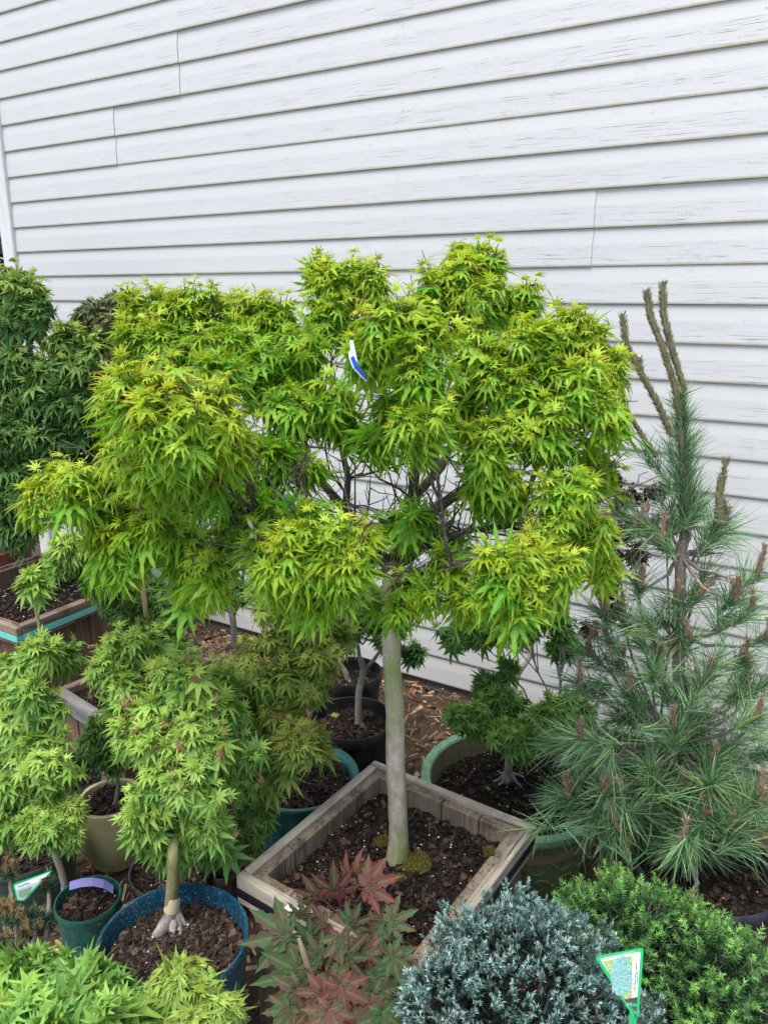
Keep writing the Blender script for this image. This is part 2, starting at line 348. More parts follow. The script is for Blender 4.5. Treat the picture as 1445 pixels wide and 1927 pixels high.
def shoots(mb, style, pos, axis, size, pairs=4, young=1.0, down=35, rng=RNG, agebase=None, spread=.55):
    """leafy shoot tips: opposite pairs of leaves, small young ones at the tip, larger drooping ones below"""
    N=len(pos); Z=np.array([0,0,1.])
    axis=axis/np.linalg.norm(axis,axis=1)[:,None]
    phi0=rng.uniform(0,6.28,N); ref=np.where(np.abs(axis[:,2:3])<.9,Z,np.array([1.,0,0])); A=np.cross(axis,ref); A/=np.linalg.norm(A,axis=1)[:,None]; B=np.cross(axis,A)
    P=[];F=[];U=[];S=[];AG=[];RN=[]
    srnd=rng.random(N)
    for k in range(pairs):
        u=k/max(1,pairs-1)                       # 0 tip, 1 oldest
        for sg in (0,math.pi):
            ph=phi0+k*math.pi/2+sg+rng.normal(0,.3,N)
            out=A*np.cos(ph)[:,None]+B*np.sin(ph)[:,None]
            el=R_(55)*(1-u)**1.6 - R_(down)*u + rng.normal(0,.2,N)
            f=out*np.cos(el)[:,None]+axis*np.sin(el)[:,None]; f[:,2]-=.25*u
            sc=size*(.42+.58*min(1,u*1.35+.1))*rng.uniform(.72,1.15,N)
            p=pos-axis*(size*spread*u*pairs/4*1.3)[:,None]+f*(sc*.22)[:,None]
            P.append(p);F.append(f);U.append(axis*.6+Z*.5+rng.normal(0,.22,(N,3)));S.append(sc)
            ag=(1-u)**1.3*young if agebase is None else agebase*(.35+.65*(1-u)**1.2)
            AG.append(np.clip(ag+rng.normal(0,.10,N),0,1)); RN.append(np.clip(srnd*.4+rng.random(N)*.6,0,1))
    P=np.concatenate(P);F=np.concatenate(F);U=np.concatenate(U);S=np.concatenate(S);AG=np.concatenate(AG);RN=np.concatenate(RN)
    Rm=frames(F,U); T=LEAF[style]; pick=rng.integers(0,len(T),len(P))
    for i,t in enumerate(T):
        k=pick==i
        if k.any(): scatter(mb,t,P[k],Rm[k],S[k],AG[k],RN[k])
def blob3(b):
    """(px,py,Y,rx,ry[,youth]) -> centre, radii"""
    c=at(b[0],b[1],b[2]); s=1/pxm(c); rx=b[3]*s; rz=b[4]*s
    return c,np.array([rx,min(rx,rz)*1.0,rz]),(b[5] if len(b)>5 else .5)
def curve(a,b,sag=.0,n=6,wig=.0,rng=RNG):
    a=np.asarray(a,float);b=np.asarray(b,float);t=np.linspace(0,1,n)[:,None]
    m=(a+b)/2; m=m+np.array([0,0,sag])
    P=(1-t)**2*a+2*t*(1-t)*m+t*t*b
    if wig: P[1:-1]+=rng.normal(0,wig,(n-2,3))
    return P
def crown(root, style, leafm, barkm, blobs, size, dens=1.0, pairs=4, nodes=None, down=35, updir=.6, twig=.0022, limb=.006, seed=0, brownmat=None, young=1.0, curlbits=0, name='foliage', shell=.35, bs=.88, outl=.14, spires=0, flat_=1.0):
    """nodes: points on the limbs the boughs spring from"""
    rng=np.random.default_rng(100+seed); mb=MB(); br=MB(); cb=MB()
    nodes=[np.asarray(n,float) for n in nodes]
    for b in blobs:
        b=(b[0]+rng.normal(0,6),b[1]+rng.normal(0,5),b[2]+rng.uniform(-.05,.05),b[3]*bs,b[4]*bs*flat_)+tuple(b[5:])
        c,r,y=blob3(b); area=4*math.pi*((r[0]*r[2])**.8)
        N=max(3,int(area/(size*.62)**2*dens*.5))
        d=rng.normal(size=(N,3)); d[:,2]+=.45; d/=np.linalg.norm(d,axis=1)[:,None]
        rad=shell+(1-shell)*rng.random(N)**.5; o_=rng.random(N)<outl; rad=np.where(o_,rng.uniform(1.05,1.40,N),rad)
        pos=c+d*r*rad[:,None]*rng.uniform(.9,1.12,N)[:,None]
        ax=d*np.array([1,1,.8])+np.array([0,0,updir])+rng.normal(0,.22,(N,3))
        sz=np.full(N,size)*rng.uniform(.68,1.2,N)
        age_shade=np.clip(y*(.45+.75*np.clip(d[:,2]*.6+.5,0,1)*rad)+rng.normal(0,.12,N),0,1)*young  # youth rises outward and upward; also paints inner and lower leaves darker as shade
        shoots(mb,style,pos,ax,sz,pairs,1,down,rng,age_shade)
        if spires and y>=.45:
            K=int(spires*(.5+y)); dd=rng.normal(size=(K,3)); dd[:,2]=np.abs(dd[:,2])*1.2+.3; dd/=np.linalg.norm(dd,axis=1)[:,None]
            ps=c+dd*r*.95; ax2_=dd*np.array([.5,.5,0])+np.array([0,0,1.])+rng.normal(0,.15,(K,3)); ax2_/=np.linalg.norm(ax2_,axis=1)[:,None]
            hh=rng.uniform(.005,.035,K); tip=ps+ax2_*hh[:,None]
            shoots(mb,style,tip,ax2_,np.full(K,size)*rng.uniform(.5,.85,K),3,1,5,rng,np.clip(np.full(K,.95)+rng.normal(0,.2,K),.4,1.0),.75)
            for j in range(K): br.tube(curve(ps[j]-ax2_[j]*.03,tip[j],0,4,.001,rng),[.0014,.0012,.001,.0008],4,cap=False)
        if curlbits:
            k=rng.choice(N,max(1,int(N*curlbits)))
            pp=pos[k]+ax[k]*size*.3; f=rng.normal(size=(len(k),3)); f[:,2]+=.4
            scatter(cb,LEAF['curl'][0],pp,frames(f,rng.normal(size=(len(k),3))),size*rng.uniform(.22,.42,len(k)),rng.random(len(k)),rng.random(len(k)))
        # bough from the nearest limb node to the blob, then twigs to some shoots
        dist=[np.linalg.norm((c-n_)*np.array([1,1,1.]))+max(0,n_[2]-c[2])*1.5 for n_ in nodes]; nn=nodes[int(np.argmin(dist))]
        cc=c-np.array([0,0,r[2]*.35]); P=curve(nn,cc,-.03*np.linalg.norm(cc-nn),7,.006,rng); L=max(limb*.55,twig*1.4)
        br.tube(P,np.linspace(limb,L*.7,7),6)
        K=min(N,int(14*dens)+4); sel=rng.choice(N,K,replace=False)
        for i in sel:
            s0=P[rng.integers(3,7)]; axn=ax[i]/np.linalg.norm(ax[i]); e=pos[i]-axn*size*.1
            br.tube(curve(s0,e,-.1*np.linalg.norm(e-s0),5,.003,rng),np.linspace(twig*1.2,twig*.5,5),4,cap=False)
    mb.build(name,leafm,root)
    br.build('branches',barkm,root,smooth=True)
    if curlbits: tag(cb.build('withered_leaves',brownmat,root),'brown curled dead leaves')
def soilmesh(name, parent, c, rad, z, n=700, rect=None, col='dark', perl=40, rng=None, big=1.0, dome=.01):
    """soil surface with loose bark pieces and perlite. rect=(ax,ay,hx,hy) for boxes"""
    rng=rng or np.random.default_rng(int(abs(c[0]*997+c[1]*131)*100)%99999); mb=MB()
    g=34; u=np.linspace(-1,1,g); X,Y=np.meshgrid(u,u)
    if rect is None:
        # square-to-disc map
        xx=X*np.sqrt(1-Y**2/2)*rad; yy=Y*np.sqrt(1-X**2/2)*rad
        rr=np.sqrt(xx**2+yy**2)/rad
        bx=np.array([1,0,0.]);by=np.array([0,1.,0])
    else: bx,by,hx,hy=rect; xx=X*hx; yy=Y*hy; rr=np.maximum(abs(X),abs(Y))
    def hz(x,y,r): return z+dome*(1-r**2)+.004*np.sin(x*61+1)*np.sin(y*53)+.003*np.sin(x*140+y*90)
    H=hz(xx,yy,rr)+rng.normal(0,.0018,xx.shape)
    V=np.asarray(c)[:2]@np.eye(2,3)+xx[...,None]*bx+yy[...,None]*by; V[...,2]=H
    i=np.arange(g-1)[:,None]*g+np.arange(g-1)[None]; Q=np.stack([i,i+1,i+g+1,i+g],-1).reshape(-1,4)
    pal={'dark':[(.008,.006,.005),(.013,.0095,.008),(.020,.014,.011),(.034,.023,.017),(.07,.042,.028),(.015,.011,.009)],
         'chip':[(.22,.135,.075),(.15,.085,.045),(.30,.20,.12),(.10,.055,.03),(.36,.26,.16)],
         'brown':[(.028,.020,.016),(.050,.034,.027),(.019,.014,.011),(.095,.066,.048),(.014,.010,.0085),(.038,.024,.019)],
         'pale':[(.24,.17,.115),(.17,.115,.075),(.30,.22,.15),(.11,.07,.045)]}[col]
    cc=np.array(pal)[rng.integers(0,min(2,len(pal)),g*g)]; mb.add(V.reshape(-1,3),Q,None,np.c_[cc*.8,np.zeros(g*g)])
    N=int(n*1.8)
    if rect is None: a=rng.uniform(0,6.283,N); q=np.sqrt(rng.random(N))*.97; px=np.cos(a)*q*rad;py=np.sin(a)*q*rad
    else: px=rng.uniform(-.97,.97,N)*hx; py=rng.uniform(-.97,.97,N)*hy; q=np.maximum(abs(px/hx),abs(py/hy))
    pz=hz(px,py,q)+rng.uniform(.0,.006,N)
    pos=np.asarray([c[0],c[1],0])+px[:,None]*bx+py[:,None]*by; pos[:,2]=pz
    chips(mb,pos,rng,pal,big)
    if perl:
        k=rng.integers(0,N,perl); mb2=pos[k]+np.array([0,0,.005])+rng.normal(0,.003,(perl,3)); grains(mb,mb2,rng,(.6,.59,.56),.0021)
    return mb.build(name,MT['chips'],parent)
CUBE=np.array([(i,j,k) for k in (-1,1) for j in (-1,1) for i in (-1,1)],float); CQ=np.array([(0,2,3,1),(4,5,7,6),(0,1,5,4),(2,6,7,3),(0,4,6,2),(1,3,7,5)])
def chips(mb,pos,rng,pal,big=1.0,long=1.0,tilt=.35):
    N=len(pos); L=(.0022+.0085*rng.random(N)**3)*big*long; W=L/long*rng.uniform(.3,.75,N); H=np.minimum(.0022*big,W*.45)*rng.uniform(.5,1.2,N)
    V=CUBE[None]*(1+rng.uniform(-.35,.2,(N,8,3)))*np.stack([L,W,H],1)[:,None]
    f=rng.normal(size=(N,3)); f[:,2]*=tilt; up=np.array([0,0,1.])+rng.normal(0,tilt,(N,3)); Rm=frames(f,up)
    V=np.einsum('nvi,nij->nvj',V,Rm)+pos[:,None]
    p=np.array(pal); c=p[rng.integers(0,len(p),N)]*rng.uniform(.65,1.35,(N,1)); c=np.c_[c,np.zeros(N)]
    off=(np.arange(N)*8)[:,None,None]; mb.add(V.reshape(-1,3),(CQ[None]+off).reshape(-1,4),None,np.repeat(c,8,0))
def grains(mb,pos,rng,col,r):
    N=len(pos); O=np.array([(1,0,0),(-1,0,0),(0,1,0),(0,-1,0),(0,0,1),(0,0,-1)],float); Tq=np.array([(0,2,4),(2,1,4),(1,3,4),(3,0,4),(2,0,5),(1,2,5),(3,1,5),(0,3,5)])
    V=O[None]*(r*rng.uniform(.4,1.3,N)**1.5)[:,None,None]*rng.uniform(.7,1.3,(N,6,1))+pos[:,None]
    off=(np.arange(N)*6)[:,None,None]; mb.add(V.reshape(-1,3),None,(Tq[None]+off).reshape(-1,3),(*col,0))
def mossmesh(name,parent,pts,rng,n=500):
    mb=MB()
    for (c,rx,ry,h) in pts:
        N=n; a=rng.uniform(0,6.283,N); q=np.sqrt(rng.random(N)); x=np.cos(a)*q*rx; y=np.sin(a)*q*ry
        base=np.stack([x,y,h*(1-q*q)],1)+c; d=rng.normal(0,.5,(N,3)); d[:,2]=1; L=rng.uniform(.003,.008,N)[:,None]; s=np.cross(d,rng.normal(size=(N,3))); s/=np.linalg.norm(s,axis=1)[:,None]
        V=np.stack([base-s*.0012,base+s*.0012,base+d*L],1); cc=np.array([(.13,.13,.02),(.20,.17,.03),(.09,.10,.02),(.22,.14,.04)])[rng.integers(0,4,N)]
        mb.add(V.reshape(-1,3),None,np.arange(N*3).reshape(-1,3),np.repeat(np.c_[cc,np.zeros(N)],3,0))
        g=10; th=np.linspace(0,6.283,g,endpoint=False); W=[c+np.array([0,0,h*.9])]+[c+np.array([math.cos(t)*rx*k,math.sin(t)*ry*k,h*(1-k*k)*.9-.002]) for k in (.5,1.02) for t in th]
        T=[(0,1+i,1+(i+1)%g) for i in range(g)]; Q=[(1+i,1+g+i,1+g+(i+1)%g,1+(i+1)%g) for i in range(g)]
        mb.add(W,Q,T,(.07,.07,.02,0))
    return mb.build(name,MT['moss'],parent)
def text_mesh(name,txt,size,mat,parent,mw,extr=.0002):
    """raised lettering; mw = 4x4 world matrix"""
    cu=bpy.data.curves.new(name,'FONT'); cu.body=txt; cu.size=size; cu.extrude=extr; cu.resolution_u=2
    ob=bpy.data.objects.new(name,cu); COL.objects.link(ob); dg=bpy.context.evaluated_depsgraph_get(); dg.update()
    me=bpy.data.meshes.new_from_object(ob.evaluated_get(dg)); bpy.data.objects.remove(ob)
    me.name=name; me.materials.clear(); me.materials.append(mat); me.transform(mw)
    me.transform(Matrix.Translation(-world_loc(parent)))
    o=bpy.data.objects.new(name,me); COL.objects.link(o); o.parent=parent; return o
#@@SETTING
# ================================================================== SETTING
mb=MB(); g=60; rs=np.random.default_rng(5)
xs=np.concatenate([np.linspace(-60,-3.2,6),np.linspace(-3,3,g),np.linspace(3.2,60,6)]); ys=np.concatenate([np.linspace(-60,-.2,6),np.linspace(0,4.5,g),np.linspace(5,80,6)])
X,Y=np.meshgrid(xs,ys); Zg=.006*np.sin(X*9)*np.sin(Y*11)+rs.normal(0,.002,X.shape); i=np.arange(len(ys)-1)[:,None]*len(xs)+np.arange(len(xs)-1)[None]
mb.add(np.stack([X,Y,Zg-.004],-1).reshape(-1,3),np.stack([i,i+1,i+len(xs)+1,i+len(xs)],-1).reshape(-1,4))
tag(mb.build('ground',MT['ground'],None,True),kind='structure')
mb=MB(); mb.box((0,-9.35,.006),(40,20,.012)); tag(mb.build('bounce_slab',MT['bounce_pale'],None),kind='structure')  # unseen pale slab behind the camera, added to bounce light up the wall
mb=MB(); N=15000; rs=np.random.default_rng(6); pos=np.stack([rs.uniform(-1.6,1.7,N),rs.uniform(.9,3.6,N),np.zeros(N)],1)
d=WD-(pos@E2); pos=pos[d>.03]; pos[:,2]=rs.uniform(.002,.022,len(pos))+.03*np.exp(-((pos[:,0]-.1)**2+(pos[:,1]-2.6)**2)/.12)
chips(mb,pos,rs,[(.30,.185,.10),(.19,.11,.06),(.38,.26,.155),(.12,.065,.035),(.42,.31,.2),(.24,.14,.075)],1.25,1.9,.5)
tag(mb.build('wood_chips',MT['chips']),'light brown wood chip mulch spread on the ground below the wall','mulch',kind='stuff')
# --- wall
U0,U1=-3.615,4.2; ztop=4.6
wall=thing('house_wall',E2*WD+np.array([0,0,0]),'white vinyl clapboard house wall with grimy woodgrain laps behind the plants','wall')
wall.rotation_euler=(0,0,-AW)
def wl(name,mb,mat,smooth=False):
    o=mb.build(name,mat,None,smooth); o.parent=wall; return o
prof=[(-.004,0.0),(.0,-.001),(.0078,-.0005),(.0086,.0025),(.0078,.008),(.0076,CS*.54),(.0068,CS*.61),(.0036,CS*.78),(.0016,CS*.93),(.001,CS*.995)]
rows=int((ztop-ZB)/CS)//2+1
K0=[(340,118),(221,258),(1119,428)]
def uz(px,py):
    v=ray(px,py); t=WD/(v@E2); h=v*t+C0; return h@E1,h[2]
par=int(round((uz(343,178)[1]-ZB)/CS))%2
mb=MB(); sides=MB()
for row in range(-1,rows):
    z0=ZB+(row*2+par)*CS
    brk=[]
    for (px,py) in K0:
        u,z=uz(px,py)
        if z0<=z<z0+2*CS: brk.append(u)
    if not brk: brk=[RNG.uniform(1.9,2.6)]
    edges=[U0]+sorted(brk)+[U1]
    for s in range(len(edges)-1):
        a,b=edges[s],edges[s+1]
        if s>0: a-=.02
        off=.0030 if s%2==0 else 0
        for crs in (0,1):
            zc=z0+crs*CS
            if zc<ZB-.001: continue
            us=np.linspace(a,b,max(2,int((b-a)/.12))); wob=RNG.normal(0,.00035,(len(us),1))*0+np.cumsum(RNG.normal(0,.00022,(len(us),1)),0)*.6
            V=np.stack([np.repeat(us[:,None],len(prof),1),-(np.array([p[0] for p in prof])[None]+off+.004)*np.ones((len(us),1)),np.array([p[1] for p in prof])[None]+zc+wob],-1)
            n=len(prof); ii=np.arange(len(us)-1)[:,None]*n+np.arange(n-1)[None]
            mb.add(V.reshape(-1,3),np.stack([ii,ii+n,ii+n+1,ii+1],-1).reshape(-1,4))
            if s<len(edges)-2:
                # folded edge of the overlapping panel
                P=np.array([(b,-(p[0]+off+.004),p[1]+zc) for p in prof[2:]]); Pb=P.copy(); Pb[:,1]+=.0036
                k=len(P); sides.add(np.vstack([P,Pb]),[(j,j+1,k+j+1,k+j) for j in range(k-1)])
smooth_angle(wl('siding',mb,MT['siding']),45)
wl('panel_edge',sides,MT['backing'])
mb=MB(); mb.box(((U0+U1)/2,.05,(ZB+ztop)/2),(U1-U0,.09,ztop-ZB)); wl('sheathing',mb,MT['backing'])
mb=MB(); mb.box(((U0+U1)/2,.06,ZB/2-.02),(U1-U0,.10,ZB+.035)); wl('foundation',mb,MT['concrete'])
mb=MB(); mb.box((U0-.042,-.008,(ZB+ztop)/2),(.088,.05,ztop-ZB),bev=.003); mb.box((U0-.004,-.022,(ZB+ztop)/2),(.014,.006,ztop-ZB),bev=.001); mb.box((U0-.08,1.5,(ZB+ztop)/2),(.01,3,ztop-ZB)); wl('corner_trim',mb,MT['trim'])
# ================================================================== CONTAINERS
def pot(name,label,px,py,zr,hw,mat,kind='glazed',soil='brown',base=0.0,soilz=-.03,cat='pot',inner=None,nchip=500,perl=20,group=None,big=1.0,body=None):
    c=G(px,py,zr); r=hw/pxm(c); h=zr-base
    o=thing(name,(c[0],c[1],base),label,cat,group); L=[]
    if kind=='glazed': P=[(0,0),(r*.70,0),(r*.74,.008),(r*.86,h*.45),(r*.95,h*.85),(r*.965,h-.022),(r*1.0,h-.014),(r*1.005,h-.006),(r*.985,h),(r*.95,h-.001),(r*.925,h-.010),(r*.90,h*.75),(r*.7,h*.5)]
    elif kind=='round': P=[(0,0),(r*.70,0),(r*.72,h*.14),(r*.86,h*.16),(r*.97,h*.30),(r*1.02,h*.42),(r*1.03,h*.6),(r*1.0,h*.93),(r*.985,h-.002),(r*.96,h),(r*.86,h-.002),(r*.84,h-.012),(r*.86,h*.6),(r*.7,h*.5)]
    elif kind=='wide': P=[(0,0),(r*.62,0),(r*.66,.015),(r*.80,h*.5),(r*.87,h-.05),(r*.88,h-.028),(r*.97,h-.022),(r*1.0,h-.014),(r*1.005,h-.004),(r*.99,h),(r*.90,h-.004),(r*.865,h-.012),(r*.85,h*.8),(r*.6,h*.5)]
    elif kind=='bowl': P=[(0,0),(r*.70,0),(r*.73,.02),(r*.83,h*.5),(r*.89,h-.055),(r*.91,h-.034),(r*.985,h-.026),(r*1.0,h-.018),(r*1.0,h-.003),(r*.985,h),(r*.91,h-.002),(r*.895,h-.008),(r*.885,h-.05),(r*.87,h*.6),(r*.6,h*.5)]
    else: P=[(0,0),(r*.80,0),(r*.82,.006),(r*.92,h*.85),(r*.925,h-.04),(r*.985,h-.038),(r*1.0,h-.034),(r*1.0,h-.004),(r*.985,h),(r*.955,h-.001),(r*.945,h-.03),(r*.90,h*.75),(r*.7,h*.5)]
    # smooth profile where the wall bulges
    mb=MB()
    if kind=='bowl':
        mb.lathe((c[0],c[1],base),P[:6],72); smooth_angle(mb.build('body',body,o),35)
        mb=MB(); mb.lathe((c[0],c[1],base),P[5:12],72); smooth_angle(mb.build('rim',mat,o),35)
        mb=MB(); mb.lathe((c[0],c[1],base),P[11:],72); smooth_angle(mb.build('inner_wall',inner,o),35)
    elif kind=='nursery':
        mb.lathe((c[0],c[1],base),P[:5],64); mb.lathe((c[0],c[1],base),P[10:],64); smooth_angle(mb.build('body',mat,o),35)
        mb=MB(); mb.lathe((c[0],c[1],base),P[4:11],64); smooth_angle(mb.build('rim',mat,o),35)
    else:
        mb.lathe((c[0],c[1],base),P,72); smooth_angle(mb.build('body',mat,o),32)
    soilmesh('soil',o,c,r*(.84 if kind in('wide','bowl','round') else .915),zr+soilz,nchip,None,soil,perl,big=big)
    return o,c,r,zr+soilz
def planter(name,label,F,e1,e2,l1,l2,z,base,matside,mattop,strapmat,soilz,inset=.022,plank=.11,trimh=.075,soil='dark',nchip=2500,perl=120,strapw=.017,topmat=None,inner=True):
    """wooden box; F = top near corner, e1/e2 unit edge directions, l1/l2 lengths"""
    F=np.asarray(F,float); e1=np.asarray(e1);e2=np.asarray(e2); Z=np.array([0,0,1.])
    ctr=F+e1*l1/2+e2*l2/2; o=thing(name,(ctr[0],ctr[1],base),label,'planter box')
    tk=.024; side=MB(); trim=MB(); strap=MB()
    def wall_(a,d,L,nrm):     # a start corner, d direction, nrm outward
        n=max(1,round(L/plank)); wv=L/n
        for k in range(n):
            cc=a+d*(wv*(k+.5))-nrm*(inset+tk/2); cc[2]=(z-.006+base)/2
            hh=z-.006-base-RNG.uniform(0,.006)
            side.box(cc,(hh,wv-.0025,tk),np.array([Z,d,nrm]),bev=.0025)
        cc=a+d*L/2-nrm*inset/2; cc[2]=z-trimh/2
        return cc
    nn=[(F,e1,l1,-e2),(F+e2*l2,e1,l1,e2),(F,e2,l2,-e1),(F+e1*l1,e2,l2,e1)]
    for q,(a,d,L,nr) in enumerate(nn):
        L2=L if q<2 else L-2*inset-.001; a2=a if q<2 else a+d*(inset+.0005)
        cc=wall_(a+d*inset,d,L-2*inset,nr)
        h1=trimh*.46
        for s_,(zz,hh) in enumerate(((z-h1/2,h1),(z-trimh+.011,.020))):
            c2=a2+d*L2/2-nr*inset/2; c2[2]=zz; trim.box(c2,(L2,inset,hh),np.array([d,nr,Z]),bev=.003)
        c2=a2+d*L2/2-nr*(inset/2-.0015); c2[2]=z-h1-strapw/2-.001; strap.box(c2,(L2-.002,inset,strapw),np.array([d,nr,Z]))
    side.build('side_planks',matside,o); trim.build('rim_trim',mattop,o)
    if strapmat: strap.build('strap',strapmat,o)
    soilmesh('soil',o,ctr,0,soilz,nchip,(e1,e2,l1/2-inset-tk,l2/2-inset-tk),soil,perl,dome=.02)
    return o,ctr
ZBX=.40
L_,B_,Rr=G(430,1640,ZBX),G(705,1430,ZBX),G(1010,1553,ZBX)
v1=(Rr-B_); l1=np.linalg.norm(v1); e1b=v1/l1; v2=L_-B_; e2b=v2-e1b*(v2@e1b); l2=np.linalg.norm(e2b); e2b/=l2
F_=B_+e2b*l2
mainbox,mctr=planter('wooden_planter','weathered square wooden planter with black strap holding the large lime green maple',F_,e1b,-e2b,l1,l2,ZBX,0,MT['wood'],MT['wood_top'],MT['strap'],ZBX-.055,trimh=.07)
rs=np.random.default_rng(3)
tb=G(748,1622,ZBX-.04)
mossmesh('moss',mainbox,[(G(782,1625,ZBX-.029)+0,.036,.032,.014),(G(722,1585,ZBX-.030),.02,.014,.008),(G(690,1635,ZBX-.029),.025,.012,.006),(G(920,1605,ZBX-.004),.012,.009,.008),(G(585,1700,ZBX-.004),.014,.008,.006),(G(745,1655,ZBX-.029),.02,.01,.004)],rs,420)
# torn white label on the trim
mb=MB(); wc=G(548,1712,ZBX+.001); mb.box(wc+np.array([0,0,.0008]),(.026,.017,.0012),np.array([e1b,-e2b,[0,0,1]])); m=M_('paper_remnant'); m.P(Base_Color=m.mix(m.noise(m.obj(),150,3),(.45,.47,.5),(.75,.76,.78)),Roughness=.6); MT['paper']=m.m
tag(mb.build('label_remnant',MT['paper'],mainbox),'torn white label stuck on the rim')
# turquoise strap box
F2=G(30,1183,.45); u2=(G(0,1066,.45)@E1); w1=(F2@E1)-u2
lbox,lctr=planter('wooden_planter','cedar planter with bright turquoise strap at left edge of photo',F2-E1*w1,E1,E2,w1,.62,.45,0,MT['wood_brown'],MT['wood'],MT['turq'],.36,plank=.13,trimh=.07,strapw=.021,perl=160)
# low grey crate
Fl=G(205,1367,.3); Ll=G(98,1298,.3); d1=(Fl-Ll); wl1=np.linalg.norm(d1); d1/=wl1; d2=np.array([-d1[1],d1[0],0])
def crate():
    o=thing('wooden_crate',tuple(Fl+d2*.2-d1*.2-np.array([0,0,.3])),'low rough crate of thick grey boards full of dark soil below the turquoise strapped planter','crate')
    Z=np.array([0,0,1.]); w=wl1; L=.46; A=Ll; mb=MB()
    mb.box(A+d1*w/2+d2*.018-Z*.03,(w,.036,.060),np.array([d1,d2,Z]),bev=.004); tag(mb.build('front_board',MT['wood_grey'],o),'thick grey weathered front board')
    mb=MB()
    mb.box(A+d1*(w-.012)+d2*(L/2)-Z*.022+d1*.035,(L-.075,.03,.05),np.array([d2,d1,Z]),bev=.003)
    mb.box(A+d1*.015+d2*(L/2+.018)-Z*.022,(L-.04,.03,.044),np.array([d2,d1,Z]),bev=.003)
    mb.box(A+d1*(w/2)+d2*(L+.016)-Z*.02,(w+.06,.03,.045),np.array([d1,d2,Z]),bev=.003); mb.build('rail',MT['wood'],o)
    mb=MB()
    for k in range(3): mb.box(A+d1*(.06+k*.1)+d2*.03-Z*.15,(.26,.09,.02),np.array([Z,d1,d2]),bev=.002)
    for k in range(4): mb.box(A+d1*(w-.006)+d2*(.08+k*.1)-Z*.16,(.27,.095,.02),np.array([Z,d2,d1]),bev=.002); mb.box(A+d1*.02+d2*(.08+k*.1)-Z*.16,(.27,.095,.02),np.array([Z,d2,d1]),bev=.002)
    for k in range(3): mb.box(A+d1*(.06+k*.1)+d2*(L-.005)-Z*.15,(.29,.09,.02),np.array([Z,d1,d2]),bev=.002)
    mb.build('side_planks',MT['wood_brown'],o)
    c=A+d1*w/2+d2*L/2
    soilmesh('soil',o,c,0,.245,900,(d1,d2,w/2-.02,L/2-.03),'dark',50)
    return o,c
cratebox,cctr=crate()
POT={}
POT['blue']=pot('ceramic_pot','large cobalt blue glazed pot in front of the planter, lower left',325,1765,.37,142,MT['glaze_blue'],soil='brown',nchip=2600,perl=30,big=.85,soilz=-.045)
POT['teal_s']=pot('ceramic_pot','small dark teal glazed pot holding the lavender tagged maple',165,1690,.2,60,MT['glaze_teal'],soil='brown',nchip=420,perl=12,soilz=-.03)
POT['slate']=pot('ceramic_pot','dark green grey pot behind the small teal pot at left edge',45,1585,.22,95,MT['glaze_slate'],soil='brown',nchip=600,soilz=-.015)
POT['tan']=pot('ceramic_pot','round shouldered olive tan pot with a narrow foot',207,1500,.2,62,MT['glaze_tan'],'round',soil='brown',nchip=400,soilz=-.02)
POT['char']=pot('ceramic_pot','small charcoal pot half hidden behind the cobalt blue pot',322,1632,.18,78,MT['glaze_char'],soil='brown',nchip=400,soilz=-.02)
POT['brown']=pot('ceramic_pot','dark brown empty pot between the blue pot and wooden planter',425,1625,.16,42,MT['glaze_brown'],soil='dark',nchip=200,soilz=-.05)
POT['rimb']=pot('ceramic_pot','dark blue pot just behind the olive tan pot',140,1462,.2,48,MT['glaze_blue'],soil='dark',nchip=250,soilz=-.02)
POT['tealg']=pot('ceramic_pot','wide teal green pot with flared rim behind the square planter',565,1457,.27,110,MT['glaze_teal'],'wide',soil='brown',nchip=900,perl=20,body=MT['glaze_deep'],soilz=-.03)
POT['bf']=pot('nursery_pot','black plastic nursery pot nearest the trunk, with a grey rooted maple',662,1350,.3,79,MT['black'],'nursery',soil='brown',nchip=700,soilz=-.045,perl=8)
POT['bb']=pot('nursery_pot','black plastic nursery pot farthest back, with a white tag over its rim',660,1262,.3,59,MT['black'],'nursery',soil='brown',nchip=500,soilz=-.05,perl=4)
POT['p14']=pot('nursery_pot','black nursery pot by the foundation topped with pale wood chips',428,1222,.3,72,MT['black'],'nursery',soil='pale',nchip=900,soilz=-.012,perl=0,big=1.5)
POT['bowl']=pot('ceramic_bowl','wide crackled pale green glazed bowl planter right of the wooden planter',972,1462,.25,180,MT['glaze_green'],'bowl',soil='dark',nchip=2200,perl=120,soilz=-.065,inner=MT['inner'],body=MT['glaze_green_body'],cat='planter')
POT['navy']=pot('nursery_pot','dark navy plastic nursery pot under the pine',1330,1625,.3,134,MT['navy'],'nursery',soil='dark',nchip=900,soilz=-.05)
POT['terra']=pot('ceramic_pot','reddish terracotta pot behind the turquoise strapped planter',-45,1022,.5,98,MT['terra'],soil='brown',nchip=500,soilz=-.03)
POT['back']=pot('nursery_pot','black nursery pot of the purple maple hidden behind the pine',1240,1440,.24,60,MT['black'],'nursery',soil='dark',nchip=200,soilz=-.03)
# scroll relief on the bowl
o,c,r,_=POT['bowl']; mb=MB()
for k,(ph,zz) in enumerate([(-82,.13),(-82,.06),(-62,.13),(-62,.06),(-102,.12),(-45,.11)]):
    for s in (1,-1):
        th=np.linspace(0,4.2,18); rad=.034*np.exp(-th*.28); uu=np.cos(th)*rad*s; zz2=zz+np.sin(th)*rad*s
        an=R_(ph)+uu/(r*.84); hh=zz2/.25; R2=r*(.73+.10*np.clip(hh/.5,0,1)+.06*np.clip((hh-.5)/.34,0,1))
        mb.tube(np.stack([c[0]+np.cos(an)*R2,c[1]+np.sin(an)*R2,zz2],1),np.linspace(.0045,.0016,18),6)
mb.build('scroll_relief',MT['glaze_green_body'],o,True)
